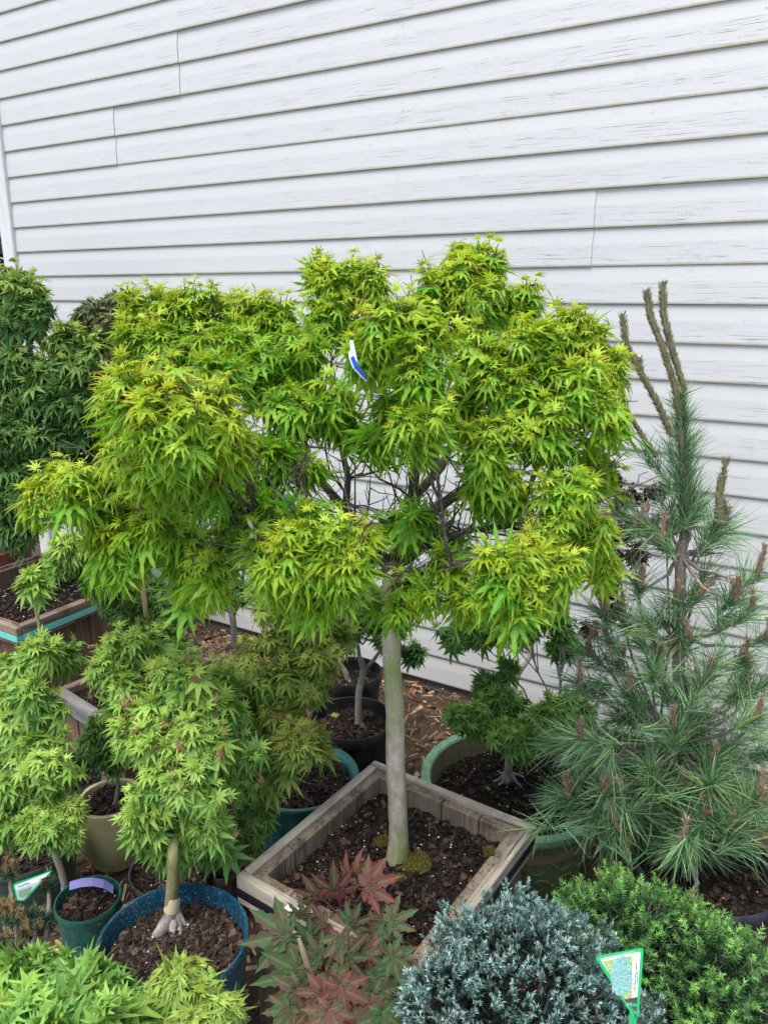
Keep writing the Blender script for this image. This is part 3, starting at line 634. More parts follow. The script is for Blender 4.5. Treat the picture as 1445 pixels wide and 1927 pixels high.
# ================================================================== PLANTS
LM={}
LM['main']=leaf_mat('lime_maple_leaf',(.10,.32,.016),(.45,.62,.035),(.62,.16,.05),(.42,.60,.05),.42,.95)  # old-leaf green is also kept dark to shade the crown interior
LM['dark']=leaf_mat('dark_maple_leaf',(.055,.155,.032),(.28,.42,.05),(.20,.08,.03),(.10,.17,.05),.25,.6)
LM['deep']=leaf_mat('deep_green_leaf',(.07,.21,.04),(.26,.42,.05),(.2,.1,.03),(.16,.28,.07),.28,.4)
LM['mid']=leaf_mat('green_maple_leaf',(.125,.31,.05),(.40,.56,.09),(.34,.18,.06),(.30,.46,.14),.32,.5)
LM['mid2']=leaf_mat('yellow_green_maple_leaf',(.13,.27,.045),(.48,.50,.07),(.38,.17,.06),(.30,.44,.14),.32,.6)
LM['light']=leaf_mat('pale_green_maple_leaf',(.125,.31,.065),(.33,.55,.08),(.22,.28,.08),(.24,.40,.13),.32,.3)
LM['curl']=leaf_mat('curled_maple_leaf',(.18,.34,.05),(.42,.55,.09),(.26,.20,.06),(.26,.38,.1),.3,.3,brown=.6)
LM['curldark']=leaf_mat('curled_dark_leaf',(.06,.10,.035),(.17,.19,.06),(.14,.06,.03),(.1,.13,.05),.2,.5)
LM['purple']=leaf_mat('purple_maple_leaf',(.035,.012,.018),(.07,.018,.025),(.08,.02,.03),(.06,.02,.025),.2,.3)
m_=leaf_mat('bronze_maple_leaf',(.040,.095,.035),(.10,.03,.032),(.15,.015,.03),(.12,.20,.08),.2,1.0,mottle=3.2,rough=.65); m_.node_tree.nodes['Principled BSDF'].inputs['Specular IOR Level'].default_value=.12; LM['red']=m_
LM['withered']=leaf_mat('withered_leaf',(.20,.10,.05),(.34,.22,.11),(.12,.05,.03),(.3,.2,.1),.2,.3)
def trunk(root,pts,rads,mat,name='trunk',n=14,roots=0,rootmat=None,rl=.06,lump=.04,rz=None,rng=None):
    mb=MB(); P=np.asarray(pts,float); R=np.asarray(rads,float)
    t=np.linspace(0,1,len(P)); tt=np.linspace(0,1,len(P)*5); 
    # smooth interpolation
    def cr(A):
        out=[]
        for x in tt:
            k=min(len(P)-2,int(x*(len(P)-1))); f=x*(len(P)-1)-k
            p0=A[max(0,k-1)];p1=A[k];p2=A[k+1];p3=A[min(len(P)-1,k+2)]
            out.append(.5*((2*p1)+(-p0+p2)*f+(2*p0-5*p1+4*p2-p3)*f*f+(-p0+3*p1-3*p2+p3)*f**3))
        return np.array(out)
    mb.tube(cr(P),np.maximum(cr(R),.0008),n,lump=lump)
    o=mb.build(name,mat,root,True)
    if roots:
        rng=rng or np.random.default_rng(int(P[0][0]*1000)%999+3); mb=MB(); b=P[0]; r0=R[0]
        mb.tube([b+np.array([0,0,-.012]),b+np.array([0,0,.0]),b+np.array([0,0,r0*1.2])],[r0*2.0,r0*1.7,r0*1.1],12,lump=.15)
        for k in range(roots):
            a=k*6.283/roots+rng.uniform(-.4,.4); L=rl*rng.uniform(.6,1.2); q=[b+np.array([0,0,r0*1.3])]
            for s in (.25,.5,.75,1): q.append(b+np.array([math.cos(a+rng.uniform(-.15,.15))*L*s,math.sin(a+rng.uniform(-.15,.15))*L*s,r0*1.3*(1-s)**1.4-.012*s+rng.uniform(-.002,.003)]))
            mb.tube(q,np.array([r0*.7,r0*.45,r0*.33,r0*.22,r0*.08]),7,lump=.12)
        mb.build('surface_roots',rootmat or mat,root,True)
    return o
def PX(l): return [at(*p) for p in l]
# ---- the large lime maple
tY=tb[1]
mt=thing('maple_tree',tb,'large lime green lollipop maple in the square wooden planter, tallest tree of all','maple tree')
fork=at(738,1075,tY+.01)
tp=[tb-np.array([0,0,.02]),tb+np.array([0,0,.015]),at(750,1575,tY),at(747,1500,tY),at(744,1420,tY+.002),at(743,1340,tY+.004),at(738,1262,tY+.005),at(737,1235,tY+.005),at(735,1160,tY+.008),fork]
trunk(mt,tp,[.0275,.0245,.0212,.0200,.0198,.0190,.0178,.0190,.0172,.020],MT['bark_main'],n=20,lump=.04)
# limbs
tL=tY+.11
LB=[([fork,at(715,1050,tL-.06),at(660,1010,tL-.12),at(560,985,tL-.16),at(440,960,tL-.12),at(330,930,tL-.1)],.012),
    ([fork,at(700,1020,tL+.05),at(650,960,tL+.10),at(600,900,tL+.14),at(540,830,tL+.16),at(470,740,tL+.2)],.014),
    ([at(650,960,tL+.10),at(655,900,tL+.12),at(640,830,tL+.15),at(610,760,tL+.18),at(600,680,tL+.2)],.009),
    ([fork,at(750,1010,tL+.03),at(775,940,tL+.05),at(785,860,tL+.08),at(780,760,tL+.1),at(800,660,tL+.12)],.015),
    ([at(775,940,tL+.05),at(830,880,tL+.12),at(870,790,tL+.18),at(890,680,tL+.22),at(895,600,tL+.24)],.011),
    ([at(750,1010,tL+.03),at(820,960,tL+.02),at(890,910,tL+.02),at(960,860,tL+.04),at(1040,780,tL+.08)],.012),
    ([fork,at(800,1030,tL-.06),at(870,1000,tL-.10),at(960,990,tL-.1),at(1050,960,tL-.05)],.009),
    ([fork,at(770,1080,tL-.12),at(850,1060,tL-.2),at(930,1070,tL-.24)],.008),
    ([fork,at(690,1080,tL-.12),at(640,1060,tL-.2),at(590,1050,tL-.24)],.008),
    ([at(560,985,tL-.16),at(460,1030,tL-.14),at(350,1040,tL-.1),at(240,1020,tL-.05),at(140,960,tL-.02)],.008)]
mb=MB(); nodes=[]
for P,r in LB:
    P=np.array(P); k=len(P); mb.tube(P,np.linspace(r,r*.38,k),10,lump=.05); nodes+=list(P[1:]); nodes+=list((P[1:-1]+P[2:])/2)
rs=np.random.default_rng(44)
for k in range(170):      # bare inner twigs
    a=nodes[rs.integers(0,len(nodes))]; d=rs.normal(size=3)*np.array([1,.7,.5])+np.array([0,0,.9]); d/=np.linalg.norm(d); L_2=rs.uniform(.08,.26); e=a+d*L_2; P_=curve(a,e,-.02,6,.005,rs); mb.tube(P_,np.linspace(.0014+L_2*.008,.0009,6),5)
    for j in (2,3,4): d2=d+rs.normal(0,.7,3); mb.tube(curve(P_[j],P_[j]+d2/np.linalg.norm(d2)*rs.uniform(.03,.09),-.005,4,.003,rs),np.linspace(.0014,.0007,4),4)
mb.build('limbs',MT['bark_dark'],mt,True)
B=[(305,600,1.75,58,46,.75),(250,585,1.78,22,24,.7),(370,582,1.8,72,42,.75),(455,588,1.8,70,42,.8),(520,600,1.75,50,45,.7),(300,650,1.65,70,45,.45),(420,650,1.65,80,50,.45),(255,645,1.7,26,26,.7),
   (640,538,1.72,58,36,.8),(605,518,1.75,20,18,1),(700,530,1.7,32,22,.85),(630,600,1.65,62,45,.45),(560,670,1.6,70,60,.4),
   (860,528,1.68,38,36,.8),(857,490,1.7,14,18,1),(915,500,1.66,36,30,.9),(895,570,1.62,62,52,.5),(810,545,1.64,34,26,.8),(985,580,1.6,45,38,.75),(1060,625,1.6,42,32,.85),(1115,640,1.58,34,34,.9),(1010,650,1.52,72,52,.6),
   (770,625,1.38,88,52,.9),(700,660,1.48,50,45,.5),(790,705,1.34,62,42,.45),(900,680,1.5,68,58,.5),(960,740,1.45,80,62,.55),(1070,720,1.48,70,58,.6),(1140,700,1.55,28,36,.9),(1130,790,1.5,46,50,.75),
   (1040,820,1.42,76,58,.5),(930,830,1.4,66,48,.5),(800,800,1.34,62,42,.6),(740,760,1.42,55,45,.4),(870,770,1.5,55,48,.4),(1120,880,1.48,48,50,.6),(1060,930,1.42,66,52,.55),(950,930,1.40,70,46,.5),(1105,1010,1.4,48,46,.75),(1030,1010,1.36,62,44,.6),
   (950,1080,1.22,78,50,.65),(960,1130,1.2,52,34,.55),(1050,1080,1.3,52,40,.6),(870,1120,1.32,45,36,.55),(1000,1050,1.28,40,34,.6),(1140,1060,1.42,22,22,.8),
   (780,1110,1.40,52,36,.4),(855,1050,1.40,44,30,.4),(745,1140,1.36,28,24,.4),(770,960,1.46,66,26,.3),(850,1020,1.5,40,24,.3),
   (600,1040,1.20,92,52,.6),(540,1080,1.16,60,46,.55),(650,1080,1.18,58,48,.55),(590,1110,1.15,58,32,.6),(500,1040,1.26,50,36,.45),(560,970,1.36,66,30,.4),(670,1020,1.3,48,30,.45),(500,950,1.42,50,26,.35),
   (300,740,1.22,96,52,.95),(230,770,1.26,46,40,.9),(330,820,1.18,110,66,.75),(400,770,1.24,66,48,.75),(440,830,1.28,62,46,.7),(300,890,1.24,78,42,.55),(380,900,1.28,56,34,.5),(240,850,1.3,46,44,.6),
   (480,700,1.55,66,56,.4),(400,700,1.5,60,40,.4),(540,760,1.5,66,50,.4),(520,840,1.46,60,46,.4),(620,740,1.5,50,46,.4),(640,800,1.5,50,28,.35),(580,870,1.48,40,22,.35),(460,890,1.45,40,22,.35),(700,820,1.46,36,24,.35),
   (100,920,1.42,42,32,.9),(150,935,1.40,52,38,.7),(75,945,1.44,18,14,1),(220,950,1.4,60,40,.55),(200,1010,1.36,58,34,.55),(280,1000,1.34,64,38,.55),(240,1050,1.34,50,32,.55),(350,1010,1.38,54,30,.45),(390,1080,1.32,48,36,.55),(350,1110,1.34,24,20,.6),(430,980,1.44,44,22,.35),(300,960,1.4,50,28,.4)]
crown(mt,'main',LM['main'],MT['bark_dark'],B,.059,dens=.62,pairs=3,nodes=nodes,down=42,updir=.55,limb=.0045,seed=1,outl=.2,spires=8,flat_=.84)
# ---- helper for potted maples
def maple(label,base,tpts,trad,bark,blobs,style,leafm,size,seed,dens=.8,pairs=3,young=1.0,roots=0,rootmat=None,limbs=(),down=25,curl=0,cat='maple plant',group=None,twigm=None,rl=.06,name='potted_maple',limbr=.0035,updir=.6,outl=.24,spires=0,bs=.84):
    o=thing(name,base,label,cat,group)
    trunk(o,tpts,trad,bark,roots=roots,rootmat=rootmat,rl=rl)
    nodes=[np.asarray(p) for p in tpts[len(tpts)//2:]]
    if limbs:
        mb=MB()
        for P,r in limbs: mb.tube(P,np.linspace(r,r*.45,len(P)),8,lump=.05); nodes+=[np.asarray(p) for p in P[1:]]
        mb.build('limbs',bark,o,True)
    crown(o,style,leafm,twigm or bark,blobs,size,dens,pairs,nodes,down,updir,.0016,limbr,seed,LM['withered'],young,curl,outl=outl,spires=spires,bs=bs)
    return o
def PB(key,px,py):
    """a point on the soil of a pot"""
    o,c,r,z=POT[key]; return G(px,py,z+.004)
# cobalt pot
b=PB('blue',318,1750); y=b[1]
maple('bushy green maple with withered brown tips growing from the cobalt blue pot',b,[b,at(322,1700,y),at(325,1650,y),at(326,1600,y+.01),at(335,1540,y+.10),at(350,1450,y+.2),at(330,1380,y+.24),at(290,1300,y+.28)],[.0145,.0125,.0115,.011,.009,.007,.005,.004],MT['bark_olive'],
  [(330,1560,1.30,72,46,.55),(280,1520,1.32,46,44,.6),(390,1550,1.32,48,50,.5),(340,1480,1.34,84,50,.5),(420,1480,1.36,52,48,.45),(300,1410,1.38,66,44,.6),(380,1400,1.38,72,46,.5),(440,1420,1.42,50,40,.4),
   (250,1380,1.42,46,36,.5),(300,1340,1.42,62,36,.7),(240,1310,1.45,44,34,.6),(380,1330,1.45,60,34,.6),(340,1275,1.48,62,30,.75),(280,1265,1.5,44,28,.6),(225,1225,1.52,50,30,.7),(200,1260,1.5,38,22,.6),(270,1225,1.54,24,22,.8),(420,1280,1.5,40,34,.8),(430,1350,1.48,46,36,.45),(320,1600,1.32,40,18,.4),(400,1590,1.36,26,20,.4)],
  'star',LM['mid'],.050,2,.72,3,1.0,roots=0,down=22,curl=.16,spires=4,limbs=[([at(335,1540,y+.10),at(380,1470,y+.18),at(410,1400,y+.24),at(410,1320,y+.3)],.004),([at(335,1540,y+.10),at(290,1480,y+.2),at(270,1400,y+.25),at(240,1280,y+.33)],.004)])
bl=bpy.context.scene.objects
o=[x for x in COL.objects if x.name.startswith('potted_maple')][-1]
mb=MB(); rt=b
SZ=POT['blue'][3]
mb.tube([at(324,1700,y),at(322,1722,y),G(312,1738,SZ+.026),G(300,1756,SZ+.014),G(285,1768,SZ+.003)],[.0125,.0145,.0135,.011,.006],12,lump=.16)
mb.tube([at(328,1715,y),G(336,1740,SZ+.016),G(338,1768,SZ+.006),G(332,1792,SZ-.002)],[.010,.008,.006,.003],9,lump=.15)
mb.tube([at(330,1715,y),G(345,1738,SZ+.012),G(362,1750,SZ+.006),G(382,1762,SZ)],[.009,.006,.004,.0015],8,lump=.15)
mb.tube([at(326,1720,y),G(324,1765,SZ+.006),G(316,1798,SZ)],[.010,.006,.002],8,lump=.15)
mb.build('surface_roots',MT['root'],o,True)
mb=MB(); mb.tube([at(323,1712,y),at(325,1700,y),at(326,1686,y)],[.0155,.0145,.0125],16,cap=False); m=M_('graft_tape'); m.P(Base_Color=(.52,.45,.30),Roughness=.6); mb.build('graft_tape',m.m,o,True)
# teal-green pot shrub
b=PB('tealg',495,1480); y=b[1]
maple('bushy green maple with brown crumpled tips rising from the wide teal green pot',b,[b,at(500,1430,y),at(510,1360,y),at(525,1280,y),at(540,1200,y)],[.011,.010,.009,.007,.004],MT['bark_grey'],
  [(545,1160,1.72,66,40,.5),(510,1130,1.78,44,34,.4),(600,1170,1.74,40,30,.4),(540,1220,1.68,70,38,.6),(470,1250,1.7,50,34,.55),(600,1240,1.7,34,30,.6),(520,1290,1.64,70,40,.4),(585,1290,1.68,38,34,.4),(460,1320,1.64,46,40,.45),(530,1360,1.58,58,34,.5),(480,1400,1.55,70,46,.45),(550,1400,1.55,52,32,.8),(590,1400,1.55,24,18,1.0),(500,1460,1.52,56,34,.35),(450,1480,1.52,54,44,.3),(470,1530,1.5,50,36,.15),(440,1570,1.5,46,26,.15),(640,1190,1.8,34,24,.3)],
  'star',LM['mid2'],.050,3,.6,3,.9,down=28,curl=.14,spires=4,roots=0)
# small teal pot: thin crooked trunk
b=PB('teal_s',125,1682); y=b[1]
maple('spindly young maple with a crooked grey trunk and lavender tag, small teal pot',b,[b,at(120,1660,y),at(112,1630,y),at(102,1605,y),at(97,1580,y),at(100,1545,y+.01),at(96,1500,y+.02)],[.008,.0078,.008,.0078,.0085,.006,.004],MT['bark_grey'],
  [(80,1560,1.42,36,26,.5),(115,1530,1.46,34,24,.85),(60,1540,1.44,26,18,.6),(125,1570,1.42,20,18,.5),(95,1500,1.48,30,18,.5)],'star',LM['mid'],.038,4,1.0,3,down=35)
# slate pot: tall thin stem with leafy tiers
b=PB('slate',20,1575); y=b[1]
st=[b,at(30,1530,y),at(60,1470,y+.02),at(78,1420,y+.04),at(68,1360,y+.05),at(62,1290,y+.07),at(70,1230,y+.09),at(76,1195,y+.1),at(68,1150,y+.11),at(62,1110,y+.11),at(65,1085,y+.11)]
maple('tall thin maple with tiered tufts on a dark stem, far left in the slate pot',b,st,[.009,.008,.006,.005,.0045,.004,.004,.0045,.0042,.004,.003],MT['bark_olive'],
  [(65,1085,1.72,32,22,.7),(75,1225,1.66,52,26,.6),(40,1240,1.7,34,22,.7),(110,1240,1.68,26,26,.3),(50,1290,1.62,46,26,.5),(20,1300,1.66,30,30,.9),(85,1345,1.6,30,24,.5),(25,1370,1.62,42,36,.5),(20,1430,1.58,40,30,.4),(80,1400,1.56,44,26,.45),(90,1450,1.52,56,34,.7),(40,1480,1.52,48,30,.45),(20,1530,1.5,36,26,.6),(50,1330,1.68,40,24,.4),(10,1560,1.5,24,22,.4)],
  'star',LM['mid'],.048,5,.55,3,down=25,twigm=MT['bark_dark'])
# tan pot
b=PB('tan',217,1515); y=b[1]
maple('slim dark leaved maple sprouting from the olive tan pot',b,[b,at(220,1495,y),at(222,1460,y),at(214,1420,y+.01)],[.006,.005,.004,.003],MT['bark_grey'],
  [(205,1420,1.86,34,24,.3),(170,1400,1.88,34,26,.2),(190,1370,1.9,30,22,.2),(150,1430,1.86,20,18,.2)],'star',LM['dark'],.040,6,1.0,3,.5,roots=5,rl=.02)
# front black pot
b=PB('bf',675,1368); y=b[1]
maple('small maple with a forked grey trunk and splayed roots in the nearest black nursery pot',b,[b,at(674,1335,y),at(676,1300,y),at(683,1265,y+.01),at(680,1238,y+.01)],[.0115,.0105,.0105,.010,.006],MT['bark_grey'],
  [(640,1185,2.05,50,28,.2),(690,1160,2.08,48,30,.15),(600,1150,2.1,40,30,.15),(720,1190,2.1,26,22,.1),(775,1222,2.12,26,10,.05),(745,1170,2.15,28,18,.1)],'star',LM['dark'],.045,7,.8,3,.6,roots=7,rl=.045,
  limbs=[([at(683,1265,y+.01),at(676,1235,y+.01),at(672,1205,y),at(655,1185,y)],.008),([at(683,1265,y+.01),at(705,1240,y+.03),at(722,1215,y+.04),at(750,1190,y+.05)],.007)])
# back black pot
b=PB('bb',655,1283); y=b[1]
maple('little maple with a leaning trunk and a white tag in the farthest black nursery pot',b,[b,at(650,1265,y),at(640,1245,y),at(646,1215,y)],[.009,.0085,.007,.005],MT['bark_grey'],
  [(660,1130,2.4,40,20,.2),(620,1150,2.42,36,24,.2),(700,1125,2.45,36,18,.1)],'star',LM['dark'],.045,8,.7,3,.5,roots=4,rl=.035)
# pot by the foundation, multi-trunk
b=PB('p14',442,1225); y=b[1]
maple('multi trunked maple with olive bark beside the foundation, in the chip topped nursery pot',b,[b,at(440,1195,y),at(438,1165,y),at(432,1140,y)],[.013,.011,.012,.009],MT['bark_grey'],
  [(410,1115,2.45,38,14,.1),(380,1130,2.5,24,12,.05),(440,1040,2.5,60,20,.3),(500,1010,2.5,60,20,.3),(360,960,2.55,40,16,.3),(460,1110,2.5,26,20,.2)],'star',LM['dark'],.045,9,.6,3,.8,
  limbs=[([at(436,1160,y),at(420,1120,y+.01),at(412,1080,y),at(405,1030,y)],.008),([at(438,1160,y),at(452,1125,y),at(458,1080,y),at(470,1010,y)],.009),([at(437,1155,y),at(436,1110,y+.02),at(440,1060,y+.02)],.006),([at(437,1155,y),at(445,1120,y-.02),at(445,1070,y-.02)],.004)])
# bowl maple
b=PB('bowl',955,1472); y=b[1]
maple('dark green maple with silvery spreading roots in the pale green glazed bowl',b,[b+np.array([0,0,.012]),at(957,1430,y),at(955,1395,y+.03),at(955,1355,y+.14),at(966,1315,y+.22),at(975,1270,y+.26),at(998,1232,y+.28),at(996,1190,y+.3)],[.013,.010,.009,.0085,.008,.008,.008,.006],MT['bark_grey'],
  [(930,1365,1.86,66,28,.45),(990,1390,1.80,58,24,.35),(895,1345,1.86,44,20,.35),(955,1330,1.90,50,22,.6),(1070,1330,1.86,62,28,.4),(1035,1355,1.84,40,22,.4),(915,1285,1.95,36,20,.15),(940,1300,1.92,30,18,.2),(870,1190,1.95,44,22,.05),(920,1180,1.98,44,24,.05),(985,1175,2.0,44,26,.05),(1060,1215,1.98,36,18,.05),(1065,1180,2.0,30,20,.05),(960,1250,2.0,18,10,.05),(1030,1150,2.0,40,24,.05)],
  'star',LM['deep'],.044,10,.8,3,1.0,roots=8,rootmat=MT['root'],rl=.055,limbs=[([at(966,1315,y+.22),at(950,1255,y+.27),at(905,1235,y+.27),at(880,1210,y+.28)],.004),([at(975,1270,y+.26),at(973,1225,y+.26)],.004),([at(955,1355,y+.14),at(1010,1345,y+.06),at(1050,1345,y+.03)],.004)])
# dark maple under the lime one, on the ground
gb=G(300,1300,0.0)
maple('low dense dark green maple on the ground between the wooden planters and foundation',gb,[gb,at(295,1250,2.62),at(285,1200,2.62),at(270,1150,2.62)],[.012,.010,.009,.006],MT['bark_grey'],
  [(215,1110,2.6,40,22,.1),(260,1100,2.62,44,26,.15),(235,1150,2.55,50,26,.1),(290,1155,2.58,46,26,.15),(275,1195,2.52,54,30,.35),(325,1200,2.52,38,26,.45),(300,1230,2.48,56,26,.15),(345,1225,2.55,30,20,.1),(210,1095,2.55,20,18,.2),(330,1150,2.62,22,26,.05)],'dark',LM['dark'],.05,11,.9,3,1.0)
st_=thing('bamboo_stake',at(278,1200,2.5),'pale bamboo stake poking up through the low dark maple','stake')
mb=MB(); mb.tube([at(278,1190,2.5),at(272,1130,2.5),at(262,1060,2.5),at(252,1000,2.52)],.0085,10); m=M_('bamboo'); n=m.noise(m.mapping(m.obj(),(40,40,6)),1,3); m.P(Base_Color=m.mix(n,(.42,.27,.14),(.55,.38,.22)),Roughness=.5); o=mb.build('cane',m.m,st_,True)
# left tall dark maple
o_,c,r,z=POT['terra']; b=np.array([c[0]+.05,c[1],z]); y=b[1]
maple('tall dark green maple with dense drooping tiers in the terracotta pot, left of the wall',b,[b,at(0,960,y),at(20,900,y),at(50,830,y),at(60,740,y),at(55,640,y),at(50,560,y)],[.03,.028,.024,.02,.016,.012,.008],MT['bark_grey'],
  [(30,545,3.2,80,42,.7),(20,600,3.15,80,34,.1),(70,590,3.2,40,30,.1),(-30,560,3.2,50,50,.2),(125,645,3.1,60,30,.9),(130,700,3.05,76,34,.5),(100,750,3.0,80,34,.1),(30,690,3.1,60,34,.3),(20,750,3.05,70,34,.15),(70,810,3.0,90,36,.1),(150,800,3.05,60,36,.1),(10,830,3.0,50,40,.2),(60,870,3.0,80,30,.1),(140,880,3.05,60,34,.05),(20,930,2.95,50,34,.1),(60,960,2.95,60,30,.15),(20,990,2.95,50,24,.1),(-20,900,3.0,50,80,.1),(175,740,3.1,40,40,.2),(190,840,3.1,36,36,.05),(100,930,3.0,40,26,.05)],
  'dark',LM['dark'],.078,12,.75,3,1.0,limbs=[([at(20,900,y),at(70,850,y-.05),at(120,800,y-.05),at(130,700,y-.05)],.014),([at(10,930,y),at(60,900,y+.02),at(140,840,y+.02),at(180,760,y)],.013),([at(20,900,y),at(-10,800,y),at(-20,650,y)],.012)],cat='maple tree',name='maple_tree',down=48,limbr=.007,twigm=MT['bark_dark'],spires=6,bs=.86)
gb=G(185,1120,0.0)
maple('curly dark leaved maple standing close to the wall behind the lime tree',(G(170,1080,0.0)+0),[G(170,1080,0.0),at(168,980,3.35),at(165,880,3.35),at(170,760,3.35),at(180,660,3.35)],[.022,.02,.017,.013,.008],MT['bark_grey'],
  [(155,590,3.35,34,22,.5),(225,575,3.35,38,26,.6),(190,620,3.3,60,30,.5),(230,650,3.35,50,30,.3),(210,710,3.3,50,34,.2),(200,780,3.3,44,40,.1),(215,860,3.3,44,40,.05),(180,910,3.3,40,30,.05)],'curl',LM['curldark'],.06,13,.95,3,1.0,cat='maple tree',name='maple_tree',limbr=.006,twigm=MT['bark_dark'])
# small maple in the turquoise planter
b=G(22,1095,.372); y=b[1]
maple('small maple with pale twisted roots and a few peach leaves, in the turquoise strapped planter',b,[b,at(60,1085,y-.03),at(110,1070,y-.06),at(150,1055,y-.08)],[.014,.010,.008,.006],MT['root'],
  [(150,1030,2.3,44,24,.75),(190,1060,2.35,40,26,.15),(120,1060,2.3,34,24,.3),(110,1035,2.3,24,18,1.0),(170,1085,2.3,30,16,.1),(210,1030,2.4,30,26,.2)],'dark',LM['mid'],.05,14,.9,3,1.0,roots=5,rl=.05)
# purple maple behind the pine
o_,c,r,z=POT['back']; b=np.array([c[0],c[1],z]); y=b[1]
maple('thin purple leaved maple fanning up between the pine and the wall',b,[b,at(1240,1400,y),at(1235,1350,y)],[.010,.009,.008],MT['bark_dark'],
  [(1180,945,2.12,40,20,.3),(1240,925,2.1,34,16,.3),(1260,985,2.1,40,24,.3),(1185,1000,2.1,34,22,.2),(1150,1050,2.1,30,22,.3),(1200,1045,2.1,30,20,.3),(1140,1110,2.1,30,22,.2),(1165,1150,2.1,22,18,.2),(1110,1190,2.1,22,16,.1),(1160,900,2.12,22,10,.3)],'tiny',LM['purple'],.030,15,.5,2,1.0,
  limbs=[([at(1235,1350,y),at(1190,1240,y),at(1160,1120,y),at(1150,1020,y),at(1165,930,y)],.004),([at(1235,1350,y),at(1215,1220,y),at(1200,1100,y),at(1210,980,y)],.004),([at(1238,1370,y),at(1170,1300,y),at(1120,1200,y)],.0035),([at(1240,1380,y),at(1260,1200,y),at(1255,1050,y),at(1245,940,y)],.004),([at(1235,1360,y),at(1200,1290,y-.02),at(1150,1190,y-.02),at(1130,1130,y)],.003)],limbr=.002,updir=.2)
# bottom left light maple and curled one
gb=G(95,2080,.0)
maple('pale green broad star leaved maple filling the bottom left corner of the photo',at(110,2100,.95)*np.array([1,1,0]),[at(110,2100,.95)*np.array([1,1,0])+np.array([0,0,.02]),at(110,2050,.97),at(115,1960,1.0),at(120,1900,1.02)],[.010,.009,.008,.006],MT['bark_olive'],
  [(120,1840,1.06,66,36,.35),(50,1830,1.08,50,34,.4),(190,1850,1.06,52,36,.35),(120,1890,1.0,90,40,.4),(220,1890,1.02,50,32,.35),(40,1900,.98,60,40,.75),(130,1940,.96,100,40,.4),(20,1950,.95,50,40,.4),(220,1930,.98,50,30,.35)],'big',LM['light'],.062,16,.9,3,1.0,down=25)
maple('curled small leaved yellow green maple in front of the cobalt pot',at(350,2100,1.0)*np.array([1,1,0]),[at(350,2100,1.0)*np.array([1,1,0])+np.array([0,0,.02]),at(350,2000,1.02),at(345,1930,1.04),at(340,1860,1.06)],[.007,.006,.005,.003],MT['bark_olive'],
  [(345,1830,1.08,30,28,.6),(325,1860,1.06,38,28,.5),(370,1870,1.06,36,28,.5),(300,1890,1.04,44,26,.5),(350,1905,1.03,56,26,.5),(420,1905,1.04,46,22,.5),(290,1930,1.02,50,24,.6),(380,1940,1.02,60,22,.5)],'curl',LM['curl'],.034,17,1.15,3,1.0,down=20)
# bronze maple: individually placed leaves
def redmaple():
    base=at(600,2080,1.0)*np.array([1,1,0]); o=thing('bronze_maple',base,'bronze and green large leaved maple seedling in front of the wooden planter','maple plant'); rng=np.random.default_rng(71)
    L=[(735,1800,1.1,70,-20,.3),(765,1880,1.04,70,0,.5),(700,1770,1.13,60,-70,.4),(630,1680,1.20,80,95,.95),(668,1652,1.24,70,85,1.0),(600,1690,1.2,70,120,.8),(690,1668,1.2,85,25,1.0),(540,1758,1.14,110,185,.35),(735,1735,1.16,72,40,.25),(610,1740,1.17,70,200,.6),(700,1745,1.17,85,-15,.55),(580,1770,1.14,60,120,.05),
       (565,1830,1.1,110,190,.35),(700,1835,1.1,118,48,.08),(745,1855,1.12,70,10,.9),(620,1840,1.1,90,-60,.6),(640,1855,1.06,95,-70,.85),(700,1870,1.06,95,-70,.4),(560,1860,1.08,85,-120,.45),(610,1870,1.06,80,215,.75),(620,1900,1.02,90,-100,.8),(540,1900,1.05,70,230,.3),(680,1900,1.04,80,-30,.7),(650,1800,1.12,80,60,.5),(600,1800,1.12,70,150,.3),(570,1725,1.17,55,100,.35),(690,1790,1.12,60,-40,.65),(720,1905,1.02,90,-80,.15),(660,1740,1.16,60,70,.3),(640,1765,1.13,66,-90,.6),(585,1900,1.03,70,-60,.7)]
    mb=MB(); pt=MB(); sp=[at(600,2080,1.05),at(598,1960,1.08),at(600,1890,1.10),at(612,1830,1.13),at(640,1770,1.17),at(652,1740,1.19)]; base3=np.array([base[0],base[1],.02]); sp=[base3]+sp
    for (px,py,Y,sz,ang,age) in L:
        c=at(px,py,Y); s=sz/pxm(c)*.86; a=R_(ang); f=RT*math.cos(a)+UP*math.sin(a)*.9-FW*.30
        nrm=-FW*.75+np.array([0,0,.6])+rng.normal(0,.22,3)
        Rm=frames(f[None],nrm[None]); t=LEAF['red'][rng.integers(0,6)]; scatter(mb,t,c[None],Rm,np.array([s]),np.array([np.clip(age+rng.normal(0,.06),0,1)]),np.array([rng.uniform(.3,.9)]))
        q=min(sp,key=lambda p:np.linalg.norm(p-c)+(.06 if p[2]>c[2] else 0)); pt.tube(curve(c+FW*.004,q,.01,6),.0012,6)
    m=M_('red_petiole'); m.P(Base_Color=(.10,.018,.022),Roughness=.5); mb.build('foliage',LM['red'],o); pt.build('leaf_stalks',m.m,o,True)
    trunk(o,sp,[.006,.006,.006,.005,.004,.003,.0025],MT['bark_olive'],'stem')
    mb=MB(); mb.tube([at(562,1766,1.12),at(572,1795,1.11),at(582,1825,1.11),at(596,1860,1.1)],[.0035,.006,.0055,.004],8,lump=.12); m=M_('pale_dead_wood'); m.P(Base_Color=m.mix(m.noise(m.obj(),60,4),(.26,.20,.14),(.11,.08,.055)),Roughness=.8); mb.build('pruned_stub',m.m,o,True)
redmaple()
